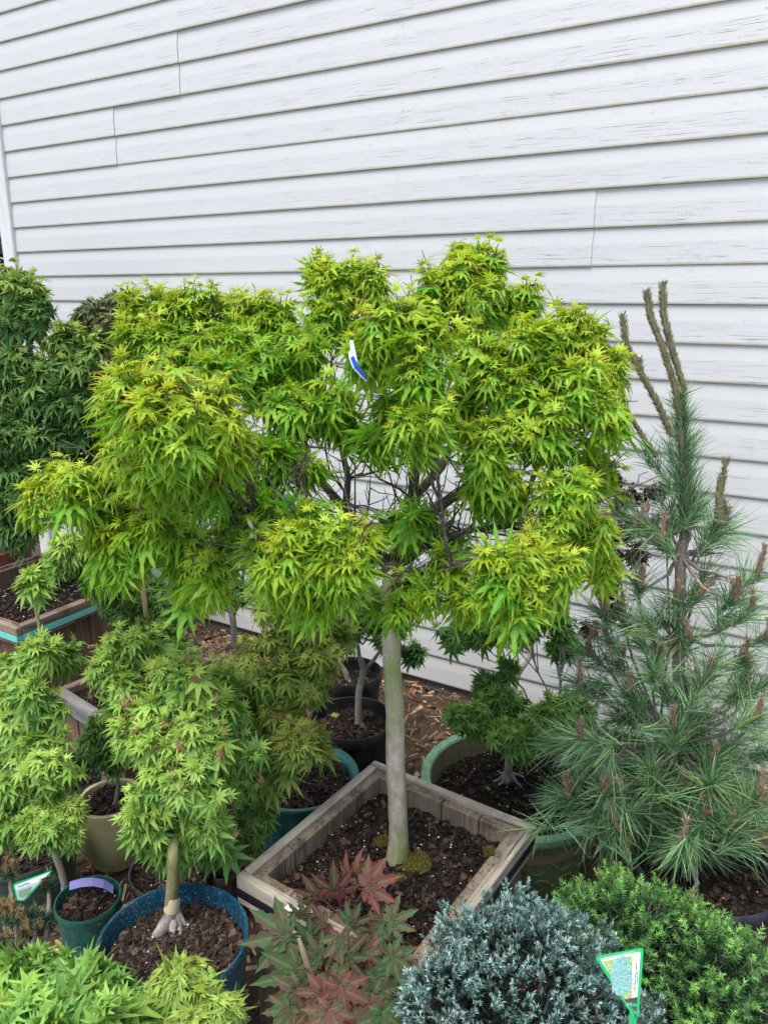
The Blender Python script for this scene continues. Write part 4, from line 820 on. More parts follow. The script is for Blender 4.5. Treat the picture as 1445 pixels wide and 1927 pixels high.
#@@CONIFERS
# ---- conifers
def needles(mb,base,dirs,L,w,col,rng,droop=.0,seg=3):
    N=len(base); d=dirs/np.linalg.norm(dirs,axis=1)[:,None]; s=np.cross(d,rng.normal(size=(N,3))); s/=np.linalg.norm(s,axis=1)[:,None]+1e-9
    V=[];bend=rng.normal(0,.13,(N,3))+np.array([0,0,-droop])
    for i in range(seg+1):
        t=i/seg; p=base+d*(L*t)[:,None]+bend*(L*t*t)[:,None]; ww=w*(1-t**3*.85)
        V+= [p-s*ww/2,p+s*ww/2]
    V=np.stack(V,1); k=2*(seg+1); q=np.array([(2*i,2*i+1,2*i+3,2*i+2) for i in range(seg)]); off=(np.arange(N)*k)[:,None,None]
    mb.add(V.reshape(-1,3),(q[None]+off).reshape(-1,4),None,np.repeat(np.c_[col,np.zeros(N)],k,0))
def candle(mb,P,r,rng,c1=(.21,.15,.095),c2=(.36,.28,.19),scale=.006):
    P=np.asarray(P,float); n=len(P); mb.tube(P,np.concatenate([np.full(n-1,r),[r*.55]]),8,(*c1,0),lump=.12)
    L=np.sum(np.linalg.norm(np.diff(P,axis=0),axis=1)); N=int(L/scale*9*max(1,r/.005)); t=rng.random(N)*(n-1); k=np.minimum(t.astype(int),n-2); f=(t-k)[:,None]; b=P[k]*(1-f)+P[k+1]*f; d=P[k+1]-P[k]; d/=np.linalg.norm(d,axis=1)[:,None]
    o=np.cross(d,rng.normal(size=(N,3))); o/=np.linalg.norm(o,axis=1)[:,None]; base=b+o*r*.85
    cc=np.array(c1)+(np.array(c2)-np.array(c1))*rng.random((N,1))
    needles(mb,base,d*1.0+o*.55,np.full(N,scale*1.5),.0028,cc,rng,0,1)
def pine():
    rng=np.random.default_rng(31); b=PB('navy',1312,1600); Y=b[1]
    o=thing('pine_tree',b,'blue green pine with tall bare candles in the navy nursery pot','pine tree')
    tp=[b,at(1303,1540,Y),at(1292,1460,Y),at(1285,1380,Y+.01),at(1278,1280,Y+.02),at(1276,1180,Y+.03),at(1280,1100,Y+.03),at(1281,1040,Y+.03),at(1292,1000,Y+.03),at(1290,930,Y+.03),at(1284,860,Y+.03),at(1281,790,Y+.03)]
    trunk(o,tp,[.024,.022,.019,.017,.0145,.0125,.012,.0125,.009,.007,.006,.005],MT['bark_pine'],n=14,lump=.09)
    nd=MB(); cn=MB(); br=MB()
    def colr(N,y=.0):
        base=np.array([(.10,.225,.10),(.17,.33,.14),(.06,.14,.08),(.26,.42,.15),(.38,.50,.16)])[rng.choice(5,N,p=[.33,.3,.2,.12,.05])]
        return base*rng.uniform(.7,1.3,(N,1))
    def tuft(p,d,N=80,L=.085,wide=1.0,back=.05):
        d=d/np.linalg.norm(d); t=rng.random(N)**.8*back; base=p-d*t[:,None]+rng.normal(0,.002,(N,3))
        o_=np.cross(d,rng.normal(size=(N,3))); o_/=np.linalg.norm(o_,axis=1)[:,None]; el=rng.uniform(.15,1.0,N)*wide
        dirs=d*np.cos(el)[:,None]+o_*np.sin(el)[:,None]*1.0
        needles(nd,base,dirs,L*rng.uniform(.7,1.15,N),.0018,colr(N),rng,.10,3)
    # tall candles
    for P,r in (([(1281,790,Y+.03),(1268,720,Y+.03),(1245,650,Y+.03),(1222,590,Y+.03),(1217,545,Y+.03)],.0062),([(1284,800,Y+.04),(1285,725,Y+.04),(1262,650,Y+.04),(1248,590,Y+.04),(1247,530,Y+.04)],.0062),
                ([(1265,820,Y+.0),(1238,760,Y-.0),(1205,700,Y-.0),(1178,650,Y-.0),(1171,590,Y)],.0060),([(1235,860,Y-.02),(1205,815,Y-.02),(1182,780,Y-.02),(1172,750,Y-.02)],.0042),([(1205,700,Y),(1203,672,Y)],.005),
                ([(1350,985,Y),(1352,940,Y),(1360,900,Y),(1366,862,Y)],.0058),([(1356,985,Y-.01),(1353,935,Y-.01),(1358,895,Y-.01)],.0062)):
        candle(cn,[at(*q) for q in P],r,rng,(.15,.15,.085),(.30,.29,.17))
    # leader needles
    for k in range(16):
        t=k/15; p=at(1281+t*10,745+t*250,Y+.035); tuft(p,np.array([rng.normal(0,.25),rng.normal(0,.25),1]),80,.045+.055*min(1,t*1.4),.85,.03)
    for q in ((1235,870),(1215,850),(1250,900),(1262,850)): tuft(at(q[0],q[1],Y-.02),np.array([-.5,-.2,1]),40,.07,.7)
    T=[(1250,1300,-.3,.7,1),(1330,1270,.2,.8,1),(1270,1370,-.1,.8,1),(1220,1440,-.2,.6,0),(1340,1430,.2,.7,1),(1180,1440,-.5,.5,1),(1390,1440,.3,.6,0),(1280,1540,-.1,.5,1),(1350,1520,.2,.5,1),(1250,1590,-.3,.2,0),(1200,1200,-.5,.7,1),(1330,1080,.4,.8,0),(1420,1080,.5,.8,1),(1350,985,.3,1.0,3),(1370,1000,.9,.6,0),(1330,1020,.3,.8,0),(1195,985,-.9,.35,1),(1225,1000,-.7,.6,0),(1160,960,-.8,.5,1),(1240,1020,-.5,.4,1),(1260,960,-.4,1,0),(1310,960,.5,1,0),
       (1270,1130,-.4,.9,2),(1310,1120,.4,.9,1),(1240,1160,-.6,.7,0),(1200,1100,-.3,1,1),(1210,1165,-.6,.7,0),(1175,1170,-.5,.8,1),(1130,1150,-.5,.9,2),(1145,1210,-.8,.6,2),(1105,1230,-.9,.6,2),(1160,1250,-.6,.7,1),(1120,1290,-.9,.3,0),(1090,1290,-.9,.4,1),
       (1235,1230,-.2,.9,2),(1225,1260,-.3,.8,0),(1300,1200,.2,.9,1),(1380,1120,.3,1,3),(1360,1160,.2,.9,0),(1410,1150,.6,.8,1),(1400,1240,.4,.9,2),(1440,1200,.6,.7,2),(1345,1240,.2,.8,0),(1400,1280,.3,.8,3),(1380,1310,-.3,.4,0),(1290,1300,-.1,.9,3),(1300,1335,.1,.5,0),(1330,1360,.3,.6,1),
       (1420,1350,.6,.5,1),(1390,1390,.3,.3,0),(1200,1330,-.4,.7,0),(1160,1350,-.7,.4,0),(1090,1390,-.95,.2,1),(1130,1400,-.8,.2,1),(1040,1400,-1,.15,0),(1100,1430,-.8,-.2,0),(1190,1400,-.5,.3,0),(1240,1390,-.2,.3,0),
       (1070,1490,-.7,.6,3),(1050,1510,-.8,.1,0),(1140,1490,-.3,.7,3),(1100,1540,-.5,-.3,0),(1160,1560,-.1,.3,2),(1150,1580,-.2,-.6,0),(1190,1520,.1,.3,0),(1210,1560,.3,-.4,0),
       (1290,1490,.1,.6,1),(1320,1540,.2,.6,2),(1310,1580,.0,-.6,0),(1270,1600,-.4,.1,0),(1330,1610,.2,-.1,2),(1285,1590,-.6,.1,1),(1380,1560,.2,.7,2),(1400,1590,.6,.1,0),(1425,1500,.3,.8,3),(1440,1540,.5,.3,0),(1380,1480,.2,.5,1),(1345,1470,.1,.5,0),(1250,1520,-.3,.5,0),(1230,1470,-.3,.6,0),
       (1306,1700,-.1,-1,0),(1308,1725,-.15,-1,1),(1440,1420,.5,.6,1),(1350,1420,.2,.7,1),(1260,1440,-.2,.6,1),(1310,1400,0,.8,0),(1440,1290,.5,.5,0),(1180,1300,-.4,.6,1)]
    hubs=[at(1281,1045,Y+.03),at(1277,1200,Y+.03),at(1285,1390,Y+.01),at(1292,1460,Y),at(1300,1540,Y)]
    for (px,py,dx,dz,nc) in T:
        off=rng.uniform(-.16,.12) if py<1450 else rng.uniform(-.2,-.02)
        if py>1650: off=-.22
        p=at(px,py,Y+off); d=np.array([dx,rng.uniform(-.5,.1),dz]); 
        tuft(p,d,(125 if py>1250 else 85) if nc or dz>.3 else 66,.088,1.05 if dz>-.5 else .5,.05)
        if py<1650:
            if py>1350: tuft(p+rng.normal(0,.04,3),np.array([dx,-.4,dz])+rng.normal(0,.5,3),30,.08,1.1,.04)
            tuft(p-d/np.linalg.norm(d)*.035+rng.normal(0,.012,3),d+rng.normal(0,.25,3),40 if py>1250 else 18,.08,1.0,.04)
        h=min(hubs,key=lambda q:np.linalg.norm(q-p)+(1 if q[2]>p[2]+.05 and py<1650 else 0))
        if py>1650: h=at(1310,1600,Y-.12)
        br.tube(curve(h,p-d/np.linalg.norm(d)*.02,-.03,7,.004,rng),np.linspace(.0046,.0026,7),7,lump=.1)
        for k in range(nc):
            a=np.array([rng.normal(0,.22),rng.normal(0,.2),1.0]); a/=np.linalg.norm(a); Lc=rng.uniform(.035,.065)*(1.15 if k==0 else .65)
            q0=p+rng.normal(0,.005,3)*np.array([1,1,.3]); candle(cn,[q0-a*.004-FW*.006,q0+a*Lc*.5-FW*.01,q0+a*Lc-FW*.012+np.array([rng.normal(0,.003),0,0])],.0046,rng,(.22,.15,.11),(.48,.37,.28))
    for k in range(3): needles(nd,np.repeat(at(1330,1030,Y)[None],3,0),np.array([1,.1,.45])+rng.normal(0,.12,(3,3)),np.full(3,.13),.0012,colr(3),rng,.35,5)
    nd.build('needles',MT['needle'],o); cn.build('candles',MT['chips'],o); br.build('branches',MT['bark_pine'],o,True)
    m=M_('green_tie_tape'); m.P(Base_Color=(.0,.10,.075),Roughness=.4)
    for (px,py,r) in ((1276,1177,.0165),(1291,1463,.0235)):
        mb=MB(); c=at(px,py,Y+(.03 if py<1200 else 0)); mb.tube([c-np.array([0,0,.006]),c,c+np.array([0,0,.006])],[r,r*1.03,r],14,cap=False); mb.build('tie_tape',m.m,o,True)
pine()
def sprigshrub(name,label,ells,n,fn,mat,base,cat='shrub',core=(.01,.02,.012),seed=1,upb=.55,rmin=.82):
    rng=np.random.default_rng(seed); o=thing(name,base,label,cat); mb=MB(); st=MB()
    tot=sum(e[1]*e[1] for e in ells)
    cs=[(np.asarray(e[0],float),e[1],e[2] if len(e)>2 else e[1]) for e in ells]
    for (c,r,rz) in cs:
        N=int(n*r*r/tot); d=rng.normal(size=(N,3)); d[:,2]=np.abs(d[:,2])*1.0-.25*rng.random(N); d/=np.linalg.norm(d,axis=1)[:,None]
        lump=1+.06*np.sin(d[:,0]*9+1)+.06*np.sin(d[:,1]*11)+.05*np.sin(d[:,2]*13+d[:,0]*7)
        p=c+d*np.array([r,r,rz])*(lump*rng.uniform(rmin,1.04,N))[:,None]
        ok=np.ones(N,bool)
        for (c2,r2,rz2) in cs:
            if c2 is c: continue
            ok&=(np.linalg.norm((p-c2)/np.array([r2,r2,rz2]),axis=1)>.86)
        p=p[ok];d=d[ok]
        ax=d+np.array([0,0,upb])+rng.normal(0,.28,p.shape); ax/=np.linalg.norm(ax,axis=1)[:,None]
        fn(mb,st,p,ax,rng)
    tk=MB()
    for (c,r,rz) in cs:
        for k in range(26):
            d=rng.normal(size=3); d[2]=abs(d[2]); d/=np.linalg.norm(d); bb=np.array([c[0]*.7+base[0]*.3,c[1]*.7+base[1]*.3,max(.0,c[2]-rz*.8)])
            tk.tube(curve(bb,c+d*np.array([r,r,rz])*.85,.03,6,.008,rng),np.linspace(.006,.0015,6),5)
    mb.build('foliage',mat,o); tk.build('branches',MT['bark_dark'],o,True)
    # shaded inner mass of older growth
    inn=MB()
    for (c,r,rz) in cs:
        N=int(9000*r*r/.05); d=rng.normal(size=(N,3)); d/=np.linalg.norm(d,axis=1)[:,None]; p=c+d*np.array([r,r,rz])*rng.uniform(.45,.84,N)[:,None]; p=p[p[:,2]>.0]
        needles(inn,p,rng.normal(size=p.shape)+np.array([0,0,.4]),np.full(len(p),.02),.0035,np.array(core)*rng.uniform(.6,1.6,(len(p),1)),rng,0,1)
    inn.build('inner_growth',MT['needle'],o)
    return o
def fn_blue(mb,st,p,ax,rng):
    N=len(p); br=rng.random(N); white=rng.random(N)<(.09)
    for i in range(N):
        a=ax[i]; L=rng.uniform(.020,.034); sref=np.cross(a,rng.normal(size=3)); sref/=np.linalg.norm(sref)
        # a flat little fan: main axis and side twigs tipped with pale whorls
        tips=[(p[i],a,L)]
        for k in range(rng.integers(3,6)):
            t=rng.uniform(.15,.75); sd_=sref*rng.choice((-1,1))+rng.normal(0,.35,3); dd=a*.9+sd_*.55; dd/=np.linalg.norm(dd); tips.append((p[i]-a*L*(1-t),dd,L*.42))
        for (q,dd,l) in tips:
            m=max(8,int(l/.0011)); t=np.linspace(0,1,m); base=q+dd*((t-1)[:,None]*l)+dd*l*(0 if l>.018 else 1)
            o_=np.cross(dd,rng.normal(size=(m,3))); o_/=np.linalg.norm(o_,axis=1)[:,None]
            tipc=np.array([.46,.70,.67]) if not white[i] else np.array([.50,.44,.36]); low=np.array([.025,.08,.06])
            w_=(t**1.8)[:,None]*(.25+.85*br[i]**1.3); cc=low*(1-w_)+tipc*w_
            needles(mb,base,dd*.85+o_*.75,np.full(m,.0055)*rng.uniform(.8,1.2,m),.0017,cc*rng.uniform(.8,1.2,(m,1)),rng,0,1)
def fn_green(mb,st,p,ax,rng):
    N=len(p); br=rng.random(N)
    for i in range(N):
        a=ax[i]; L=rng.uniform(.035,.06); m=int(L/.0010); t=np.linspace(0,1,m); base=p[i]+a*((t-1)[:,None]*L)
        ph=np.arange(m)*2.4; r1=np.cross(a,[.3,.5,.8]); r1/=np.linalg.norm(r1); r2=np.cross(a,r1); o_=r1*np.cos(ph)[:,None]+r2*np.sin(ph)[:,None]
        yv=br[i]**1.5; tipc=np.array([.30,.62,.13])*(.55+.65*yv)+np.array([.0,.02,.01]); low=np.array([.035,.12,.035])
        w_=(t**1.2)[:,None]*(.35+.65*yv); cc=low*(1-w_)+tipc*w_
        needles(mb,base,a*(.35+.8*t[:,None]**4)+o_,(.0100*(1-.45*t**5))*rng.uniform(.85,1.15,m),.0020,cc*rng.uniform(.8,1.2,(m,1)),rng,0,1)
cb=at(975,1892,1.06); 
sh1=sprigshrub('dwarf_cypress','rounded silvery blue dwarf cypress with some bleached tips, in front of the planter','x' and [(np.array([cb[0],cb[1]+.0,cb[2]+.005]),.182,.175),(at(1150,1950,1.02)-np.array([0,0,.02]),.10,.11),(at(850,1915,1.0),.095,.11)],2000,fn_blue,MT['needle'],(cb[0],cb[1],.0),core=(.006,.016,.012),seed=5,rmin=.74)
gc=at(1190,1810,1.30)
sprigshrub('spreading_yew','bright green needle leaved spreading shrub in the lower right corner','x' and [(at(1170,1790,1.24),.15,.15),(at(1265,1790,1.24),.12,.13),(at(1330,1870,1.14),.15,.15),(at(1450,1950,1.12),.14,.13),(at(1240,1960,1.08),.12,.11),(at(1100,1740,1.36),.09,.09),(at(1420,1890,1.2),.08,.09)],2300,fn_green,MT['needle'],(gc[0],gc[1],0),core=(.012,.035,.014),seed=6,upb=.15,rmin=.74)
# dwarf pine bottom left
def dwarfpine():
    rng=np.random.default_rng(77); b=at(40,1830,1.12)*np.array([1,1,0]); o=thing('dwarf_pine',b,'dwarf pine with stubby brownish candles at the left edge, beside a plant tag','dwarf pine'); nd=MB(); cn=MB(); br=MB()
    for (px,py,Y,h,n) in ((92,1635,1.3,.034,3),(18,1615,1.3,.05,2),(20,1700,1.22,.035,5),(50,1720,1.2,.03,4),(10,1745,1.15,.02,5),(90,1700,1.24,.012,1),(65,1690,1.25,.012,2),(30,1760,1.14,.018,3),(5,1680,1.26,.03,3)):
        p=at(px,py+35,Y); N=190; o_=rng.normal(size=(N,3)); o_[:,2]*=.5; o_/=np.linalg.norm(o_,axis=1)[:,None]
        cc=np.array([.035,.075,.045])*rng.uniform(.6,1.6,(N,1)); needles(nd,p+rng.normal(0,.004,(N,3))+np.array([0,0,1])*rng.uniform(-.01,.01,(N,1)),o_*.9+np.array([0,0,.55]),np.full(N,.024)*rng.uniform(.7,1.1,N),.0014,cc,rng,0,2)
        for k in range(n):
            a=np.array([rng.normal(0,.3),rng.normal(0,.3),1]); a/=np.linalg.norm(a); q=p+rng.normal(0,.008,3)*np.array([1,1,.2])+np.array([0,0,.004]); hh=h*rng.uniform(.6,1.1)
            candle(cn,[q,q+a*hh*.5,q+a*hh],.004,rng,(.20,.14,.06),(.30,.27,.12),.005)
            m=int(hh/.0007); t=np.linspace(.1,1,m); oo=np.cross(a,rng.normal(size=(m,3))); oo/=np.linalg.norm(oo,axis=1)[:,None]; mixc=rng.random(); needles(nd,q+a*(t*hh)[:,None],a+oo*.55,np.full(m,.010),.0013,np.array([.13,.19,.07])*(1-mixc)*rng.uniform(.7,1.2,(m,1))+np.array([.30,.20,.08])*mixc,rng,0,1)
        br.tube(curve(b+np.array([0,0,.1]),p,.02,6,.004,rng),np.linspace(.008,.004,6),6)
    nd.build('needles',MT['needle'],o); cn.build('candles',MT['chips'],o); br.build('branches',MT['bark_pine'],o,True)
dwarfpine()
#@@SMALL
# ---- tags, seedlings, fly, far trees
def flat(name,pts,mat,parent,th=.0006,col=(0,0,0,0)):
    """thin stiff sheet through 3-D outline points (nearly planar), with thickness"""
    P=np.asarray(pts,float); n=len(P); nr=np.cross(P[1]-P[0],P[2]-P[0]); nr/=np.linalg.norm(nr); mb=MB(); c=P.mean(0)
    V=np.vstack([P,P+nr*th,c,c+nr*th]); T=[];Q=[]
    for i in range(n): j=(i+1)%n; T+=[(2*n,j,i),(2*n+1,n+i,n+j)]; Q.append((i,j,n+j,n+i))
    mb.add(V,Q,T,col); return mb.build(name,mat,parent)
def solid(name,c,rough=.4):
    m=M_(name); m.P(Base_Color=c,Roughness=rough); return m.m
TG=solid('tag_green',(.0,.42,.13),.3); TW=solid('tag_white',(.78,.82,.84),.4); TK=solid('tag_charcoal',(.05,.045,.06),.4)
# picture of a shrub printed on the tag: its own procedural speckle
def tagpic(name,c1,c2,c3):
    m=M_(name); o=m.obj(); n=m.noise(o,420,4,.8); m.P(Base_Color=m.mix(m.ramp(n,[(.35,0),(.65,1)]),c1,c2),Roughness=.35); return m.m
def rounded(pts,r,n=5):
    out=[];N=len(pts)
    for i in range(N):
        p=np.array(pts[i],float);a=np.array(pts[i-1],float);b=np.array(pts[(i+1)%N],float); u=(a-p)/np.linalg.norm(a-p);v=(b-p)/np.linalg.norm(b-p)
        s=p+u*r;e=p+v*r
        for k in range(n): t=k/(n-1); out.append((1-t)**2*s+2*t*(1-t)*p+t*t*e)
    return np.array(out)
def planttag(name,label,org,ax,ay,outer,band,pics,picmat,bgmat,texts,tri=None,stake=None):
    """2-D outlines in mm-like pixel units mapped to org + x*ax + y*ay"""
    o=thing(name,org,label,'plant tag'); nr=np.cross(ax,ay); nr/=np.linalg.norm(nr)
    if nr@FW>0: nr=-nr
    def m3(p,l): p=np.asarray(p,float); return org+p[:,:1]*ax+p[:,1:2]*ay+nr*l
    def sheet(nm,p,mat,l,th=.0004):
        P=m3(p,l); n=len(P); c=P.mean(0); mb=MB(); V=np.vstack([P,P-nr*th,c,c-nr*th]); T=[];Q=[]
        for i in range(n): j=(i+1)%n; T+=[(2*n,i,j),(2*n+1,n+j,n+i)]; Q.append((i,j,n+j,n+i))
        mb.add(V,Q,T); return mb.build(nm,mat,o)
    sheet('card',rounded(outer,band[0]),TG,0,.0008); sheet('white_panel',rounded(band[1],band[0]*.6),TW,.0004,.0003)
    sheet('printed_background',pics[0],bgmat,.0008,.0003); sheet('printed_shrub',pics[1],picmat,.0012,.0003)
    if tri is not None: sheet('dark_corner',tri,TK,.0012,.0003)
    k=np.linalg.norm(ax)
    for (txt,x,y,ang,size,mat,l) in texts:
        a=R_(ang); bx=ax*math.cos(a)+ay*math.sin(a); by=-ax*math.sin(a)+ay*math.cos(a); p=org+x*ax+y*ay+nr*l
        bz=np.cross(bx,by); bz/=np.linalg.norm(bz)
        M4=Matrix(((bx[0],by[0],bz[0]*.4,p[0]),(bx[1],by[1],bz[1]*.4,p[1]),(bx[2],by[2],bz[2]*.4,p[2]),(0,0,0,1)))
        text_mesh('lettering',txt,size,mat,o,M4,.0003)
    if stake: mb=MB(); mb.box((m3([stake],-.0002)[0]+np.array([0,0,-.06])),(.012,.001,.14)); mb.build('stake',TG,o)
    return o
s_=1/pxm(at(1165,1845,.93)); O=at(1165,1845,.93); ax=(RT*1.0)*s_; ay=(UP*.98-FW*.1)*s_      # one unit = one photo pixel at the tag
def TP(l): return [(x-1165,1845-y) for x,y in l]
oval=[(1163+20*math.cos(t)+1.5*math.sin(3*t),1836+41*math.sin(t)) for t in np.linspace(0,6.283,24,endpoint=False)]; oval=[(x+1164-1163+4,y) for x,y in oval]
planttag('plant_tag','bright green and white plant tag with a blue shrub picture on the blue cypress',O,ax,ay,TP([(1118,1798),(1209,1779),(1204,1925),(1196,1925)]),(7,TP([(1128,1803),(1203,1787),(1199,1915)])),
   (TP([(1132,1806),(1188,1795),(1190,1882),(1176,1884)]),TP(oval)),tagpic('printed_blue_shrub',(.03,.16,.17),(.36,.68,.66),0),tagpic('printed_garden',(.16,.26,.06),(.50,.60,.28),0),
   [('Bring the Beauty of Nature from the Valley of Time',1127-1165,1845-1802.5,13.5,3.2,TW,.0006),('Blue Moon Sawara Cypress',1195.5-1165,1845-1865,88,5.0,TK,.0008),('Chamaecyparis pisifera',1199-1165,1845-1855,88,3.2,TK,.0008),('////',1181-1165,1845-1897,12,8,TW,.0016)],TP([(1176,1885),(1200,1879),(1199,1912)]),(30,-60))
O2=at(70,1670,1.28); s2=1/pxm(O2); ax2=RT*s2; ay2=(UP-FW*.2)/np.linalg.norm(UP-FW*.2)*s2
def TQ(l): return [(x-70,1670-y) for x,y in l]
planttag('plant_tag','green edged plant tag leaning behind the dwarf pine, pointing right',O2,ax2,ay2,TQ([(24,1664),(103,1634),(44,1700),(28,1700)]),(5,TQ([(28,1667),(97,1638),(42,1697),(31,1697)])),
   (TQ([(29,1675),(80,1656),(42,1695),(31,1695)]),TQ([(34,1678),(60,1668),(56,1682),(42,1692),(34,1690)])),tagpic('printed_pine',(.10,.22,.12),(.35,.50,.38),0),tagpic('printed_sky',(.30,.45,.40),(.6,.7,.7),0),
   [('Dwarf Pine',34-70,1670-1671,20,5.5,TK,.0008)],TQ([(80,1652),(90,1647),(89,1653),(82,1660)]))
def ribbon(mb,pts,w,wdir,th=.0005,col=(0,0,0,0)):
    P=np.asarray(pts,float); n=len(P); wd=np.broadcast_to(np.asarray(wdir,float),(n,3)); wv=np.broadcast_to(np.asarray(w,float),(n,))[:,None]; T=np.gradient(P,axis=0); nr=np.cross(T,wd); nr/=np.linalg.norm(nr,axis=1)[:,None]
    V=np.concatenate([P-wd*wv/2-nr*th/2,P+wd*wv/2-nr*th/2,P+wd*wv/2+nr*th/2,P-wd*wv/2+nr*th/2]); Q=[]
    for i in range(n-1):
        for k in range(4): a=k*n+i; b=((k+1)%4)*n+i; Q.append((a,a+1,b+1,b))
    Q+=[(0,n,2*n,3*n),(n-1,4*n-1,3*n-1,2*n-1)]
    mb.add(V,Q,None,col)
# lavender tag
zz=POT['teal_s'][3]; b=at(125,1685,POT['teal_s'][1][1]-.0); mb=MB()
y1=PB('teal_s',125,1682)[1]
P=[at(131,1668,y1-.012),at(152,1662,y1-.02),at(175,1660,y1-.025),at(195,1664,y1-.025),at(213,1675,y1-.02)]; ribbon(mb,P,17/pxm(P[0]),UP*.9+FW*.1,.0006)
th=np.linspace(0,6.28,18); c=at(123,1675,y1); r=.0095; cc=c+np.stack([np.cos(th)*r,np.sin(th)*r,np.zeros(18)],1); ribbon(mb,cc,.021,np.array([0,0,1.]),.0006)
m=M_('lavender_plastic'); m.P(Base_Color=(.30,.29,.66),Roughness=.45); tag(mb.build('loop_tag',m.m),'lavender loop tag around the crooked stem in the small teal pot','tag')
# white tag over the black pot
mb=MB(); y1=POT['bb'][1][1]; P=[at(650,1240,y1-.03),at(632,1238,y1-.05),at(615,1245,y1-.07),at(603,1262,y1-.09),at(600,1280,y1-.10)]; ribbon(mb,P,[.018,.014,.009,.009,.009],UP*.8+RT*.5,.0006)
m=M_('white_plastic'); m.P(Base_Color=(.7,.72,.75),Roughness=.4); tag(mb.build('loop_tag',m.m),'white loop tag hanging over the rim of the farthest black nursery pot','tag')
# tags in the lime tree
t1=thing('hanging_tag',at(485,1005,1.36),'white paper tag with black lettering hanging in the lime tree, left of its trunk','tag')
O3=at(482,1012,1.3); s3=1/pxm(O3); mb=MB()
P=[at(466,972,1.3),at(470,985,1.3),at(478,1000,1.3)]; ribbon(mb,P,.006,RT*.9+UP*.3); mb.build('tie',m.m,t1)
U3=(UP*.98+RT*.17); U3/=np.linalg.norm(U3); R3=(RT*.98-UP*.17); R3/=np.linalg.norm(R3)
fl=flat('card',[O3+(-R3*13-U3*22)*s3,O3+(R3*14-U3*25)*s3,O3+(R3*13+U3*22)*s3,O3+(R3*2+U3*20)*s3,O3+(-R3*12+U3*10)*s3],TW,t1)
for (tx,dx,dy,sz) in (('Acer p',9,4,10),('Shaina',2,5,10),('Japanese Maple',-5,8,4)):
    p=O3+(R3*(dx)+U3*(dy+8))*s3-FW*.0012; bx=-U3*s3*.99; by=R3*s3; bz=-FW*.4
    bz=np.cross(bx,by); bz/=np.linalg.norm(bz)
    text_mesh('lettering',tx,sz,TK,t1,Matrix(((bx[0],by[0],bz[0]*.4,p[0]),(bx[1],by[1],bz[1]*.4,p[1]),(bx[2],by[2],bz[2]*.4,p[2]),(0,0,0,1))),.0003)
t2=thing('hanging_tag',at(670,680,1.33),'curved blue and white plastic tag hanging high in the lime tree','tag')
Y3=1.36; cpt=[at(658,661,Y3),at(661,672,Y3-.005),at(669,690,Y3-.005),at(680,704,Y3),at(690,717,Y3+.005)]; w0=np.array([.004,.009,.011,.008,.003])
mb=MB(); ribbon(mb,cpt,w0,(RT*.8+UP*.55),.0006); mb.build('strip',TW,t2)
mb=MB(); cp=[p-FW*.002+(RT*.8+UP*.55)*.0014 for p in cpt[1:]]; ribbon(mb,cp,w0[1:]*.72,(RT*.8+UP*.55),.0006); mb.build('blue_band',solid('tag_blue',(.005,.08,.62),.35),t2)
mb=MB(); ribbon(mb,[at(661,640,Y3+.01),at(664,660,Y3+.01),at(672,685,Y3+.01)],[.006,.009,.004],RT); mb.build('loop',TW,t2)
# seedlings
def seedling(label,p,s,seed):
    o=thing('seedling',p,label,'seedling','tiny seedlings sprouting in potting soil'); mb=MB(); rng=np.random.default_rng(seed)
    N=6; f=np.stack([np.cos(np.arange(N)*1.05),np.sin(np.arange(N)*1.05),np.full(N,.25)],1); t=LEAF['five'][0]; scatter(mb,t,np.repeat((p+np.array([0,0,.012]))[None],N,0),frames(f,np.tile([0,0,1.],(N,1))+rng.normal(0,.2,(N,3))),np.full(N,s),np.full(N,.8),rng.random(N))
    mb.build('foliage',LM['mid'],o); mb=MB(); mb.tube([p-np.array([0,0,.005]),p+np.array([0,0,.012])],.0008,6); mb.build('stem',LM['mid'],o)
seedling('tiny light green seedling in the soil of the pale green bowl',G(914,1492,POT['bowl'][3]),.018,1)
seedling('tiny bright green seedling in the nearest black nursery pot',G(630,1352,POT['bf'][3]),.020,2)
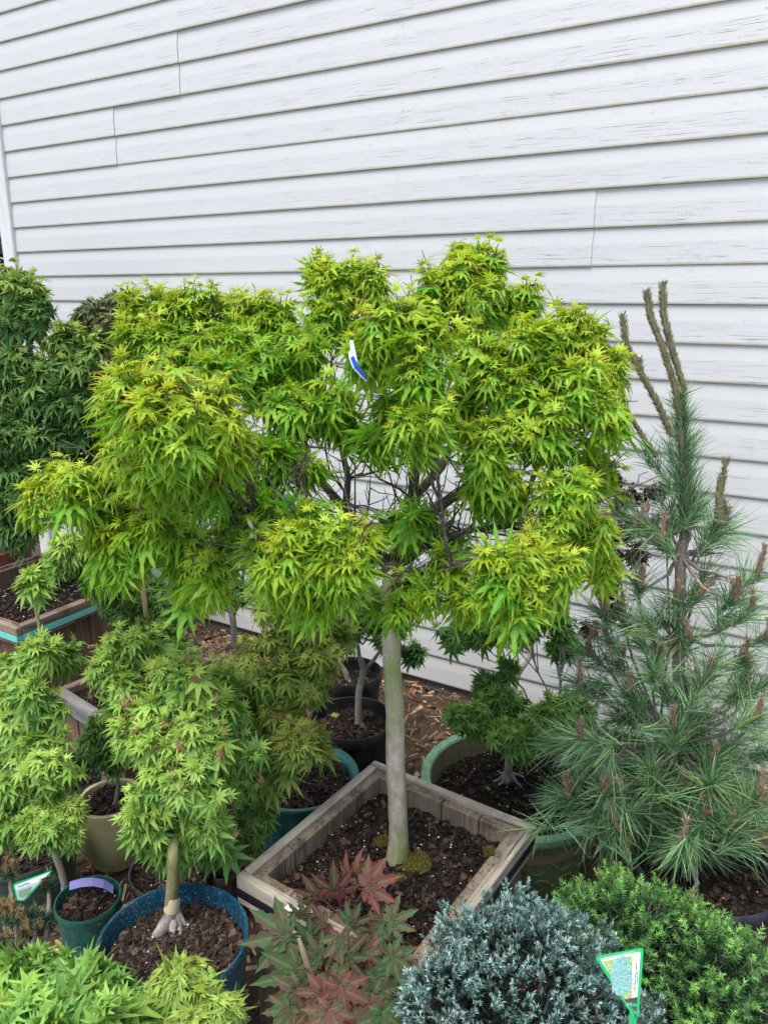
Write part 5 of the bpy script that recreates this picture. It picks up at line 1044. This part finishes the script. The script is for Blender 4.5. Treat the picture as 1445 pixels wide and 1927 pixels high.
# fly
fp=at(1003,536,1.56); f_=thing('fly',fp,'black fly perched on a leaf tip at the top right of the lime tree','fly')
bm_=MB(); bm_.tube([fp+RT*-.006,fp+RT*-.003,fp,fp+RT*.004],[.0008,.0022,.0026,.0012],8); bm_.build('body',solid('fly_black',(.01,.01,.012),.3),f_,True)
mb=MB(); ribbon(mb,[fp-RT*.001+UP*.002,fp+RT*.009+UP*.003],[.002,.004],FW); mb.build('wing',solid('fly_wing',(.08,.08,.09),.2),f_)
mb=MB()
for k in (-1,0,1): mb.tube([fp+RT*.002*k,fp+RT*.004*k-UP*.003,fp+RT*.006*k-UP*.005],.0003,4)
mb.build('leg',solid('fly_leg',(.01,.01,.01)),f_)
# trees beyond the corner of the house
def fartree(x,y,h,r,label,seed,colr):
    rng=np.random.default_rng(seed); o=thing('background_tree',(x,y,0),label,'tree','trees beyond the house corner')
    mb=MB(); mb.tube([(x,y,-.1),(x+.05,y,h*.4),(x,y,h*.85)],[r*.10,r*.07,r*.02],10,lump=.05); mb.build('trunk',MT['bark_pine'],o,True)
    N=9000; d=rng.normal(size=(N,3)); d/=np.linalg.norm(d,axis=1)[:,None]; cl=rng.integers(0,26,N); cc=rng.normal(size=(26,3)); cc/=np.linalg.norm(cc,axis=1)[:,None]
    c=np.array([x,y,h*.6])+cc[cl]*np.array([r*.7,r*.7,h*.36]); p=c+d*rng.uniform(.2,1,N)[:,None]*r*.42
    s=rng.uniform(.05,.10,N); f=rng.normal(size=(N,3)); mb=MB(); col_=np.array(colr)*rng.uniform(.5,1.7,(N,1)); s1=frames(f,rng.normal(size=(N,3)))
    V=np.stack([p-s1[:,0]*s[:,None],p+s1[:,1]*s[:,None]*.4,p+s1[:,0]*s[:,None],p-s1[:,1]*s[:,None]*.4],1)
    mb.add(V.reshape(-1,3),np.arange(N*4).reshape(-1,4),None,np.repeat(np.c_[col_,np.zeros(N)],4,0)); mb.build('crown',MT['needle'],o)
fartree(-4.9,8.2,4.6,1.3,'dark evergreen tree beyond the house corner, nearest the wall edge',1,(.03,.05,.02))
fartree(-6.6,9.6,5.2,1.5,'olive green tree further off past the house corner, at the left edge',2,(.055,.06,.025))
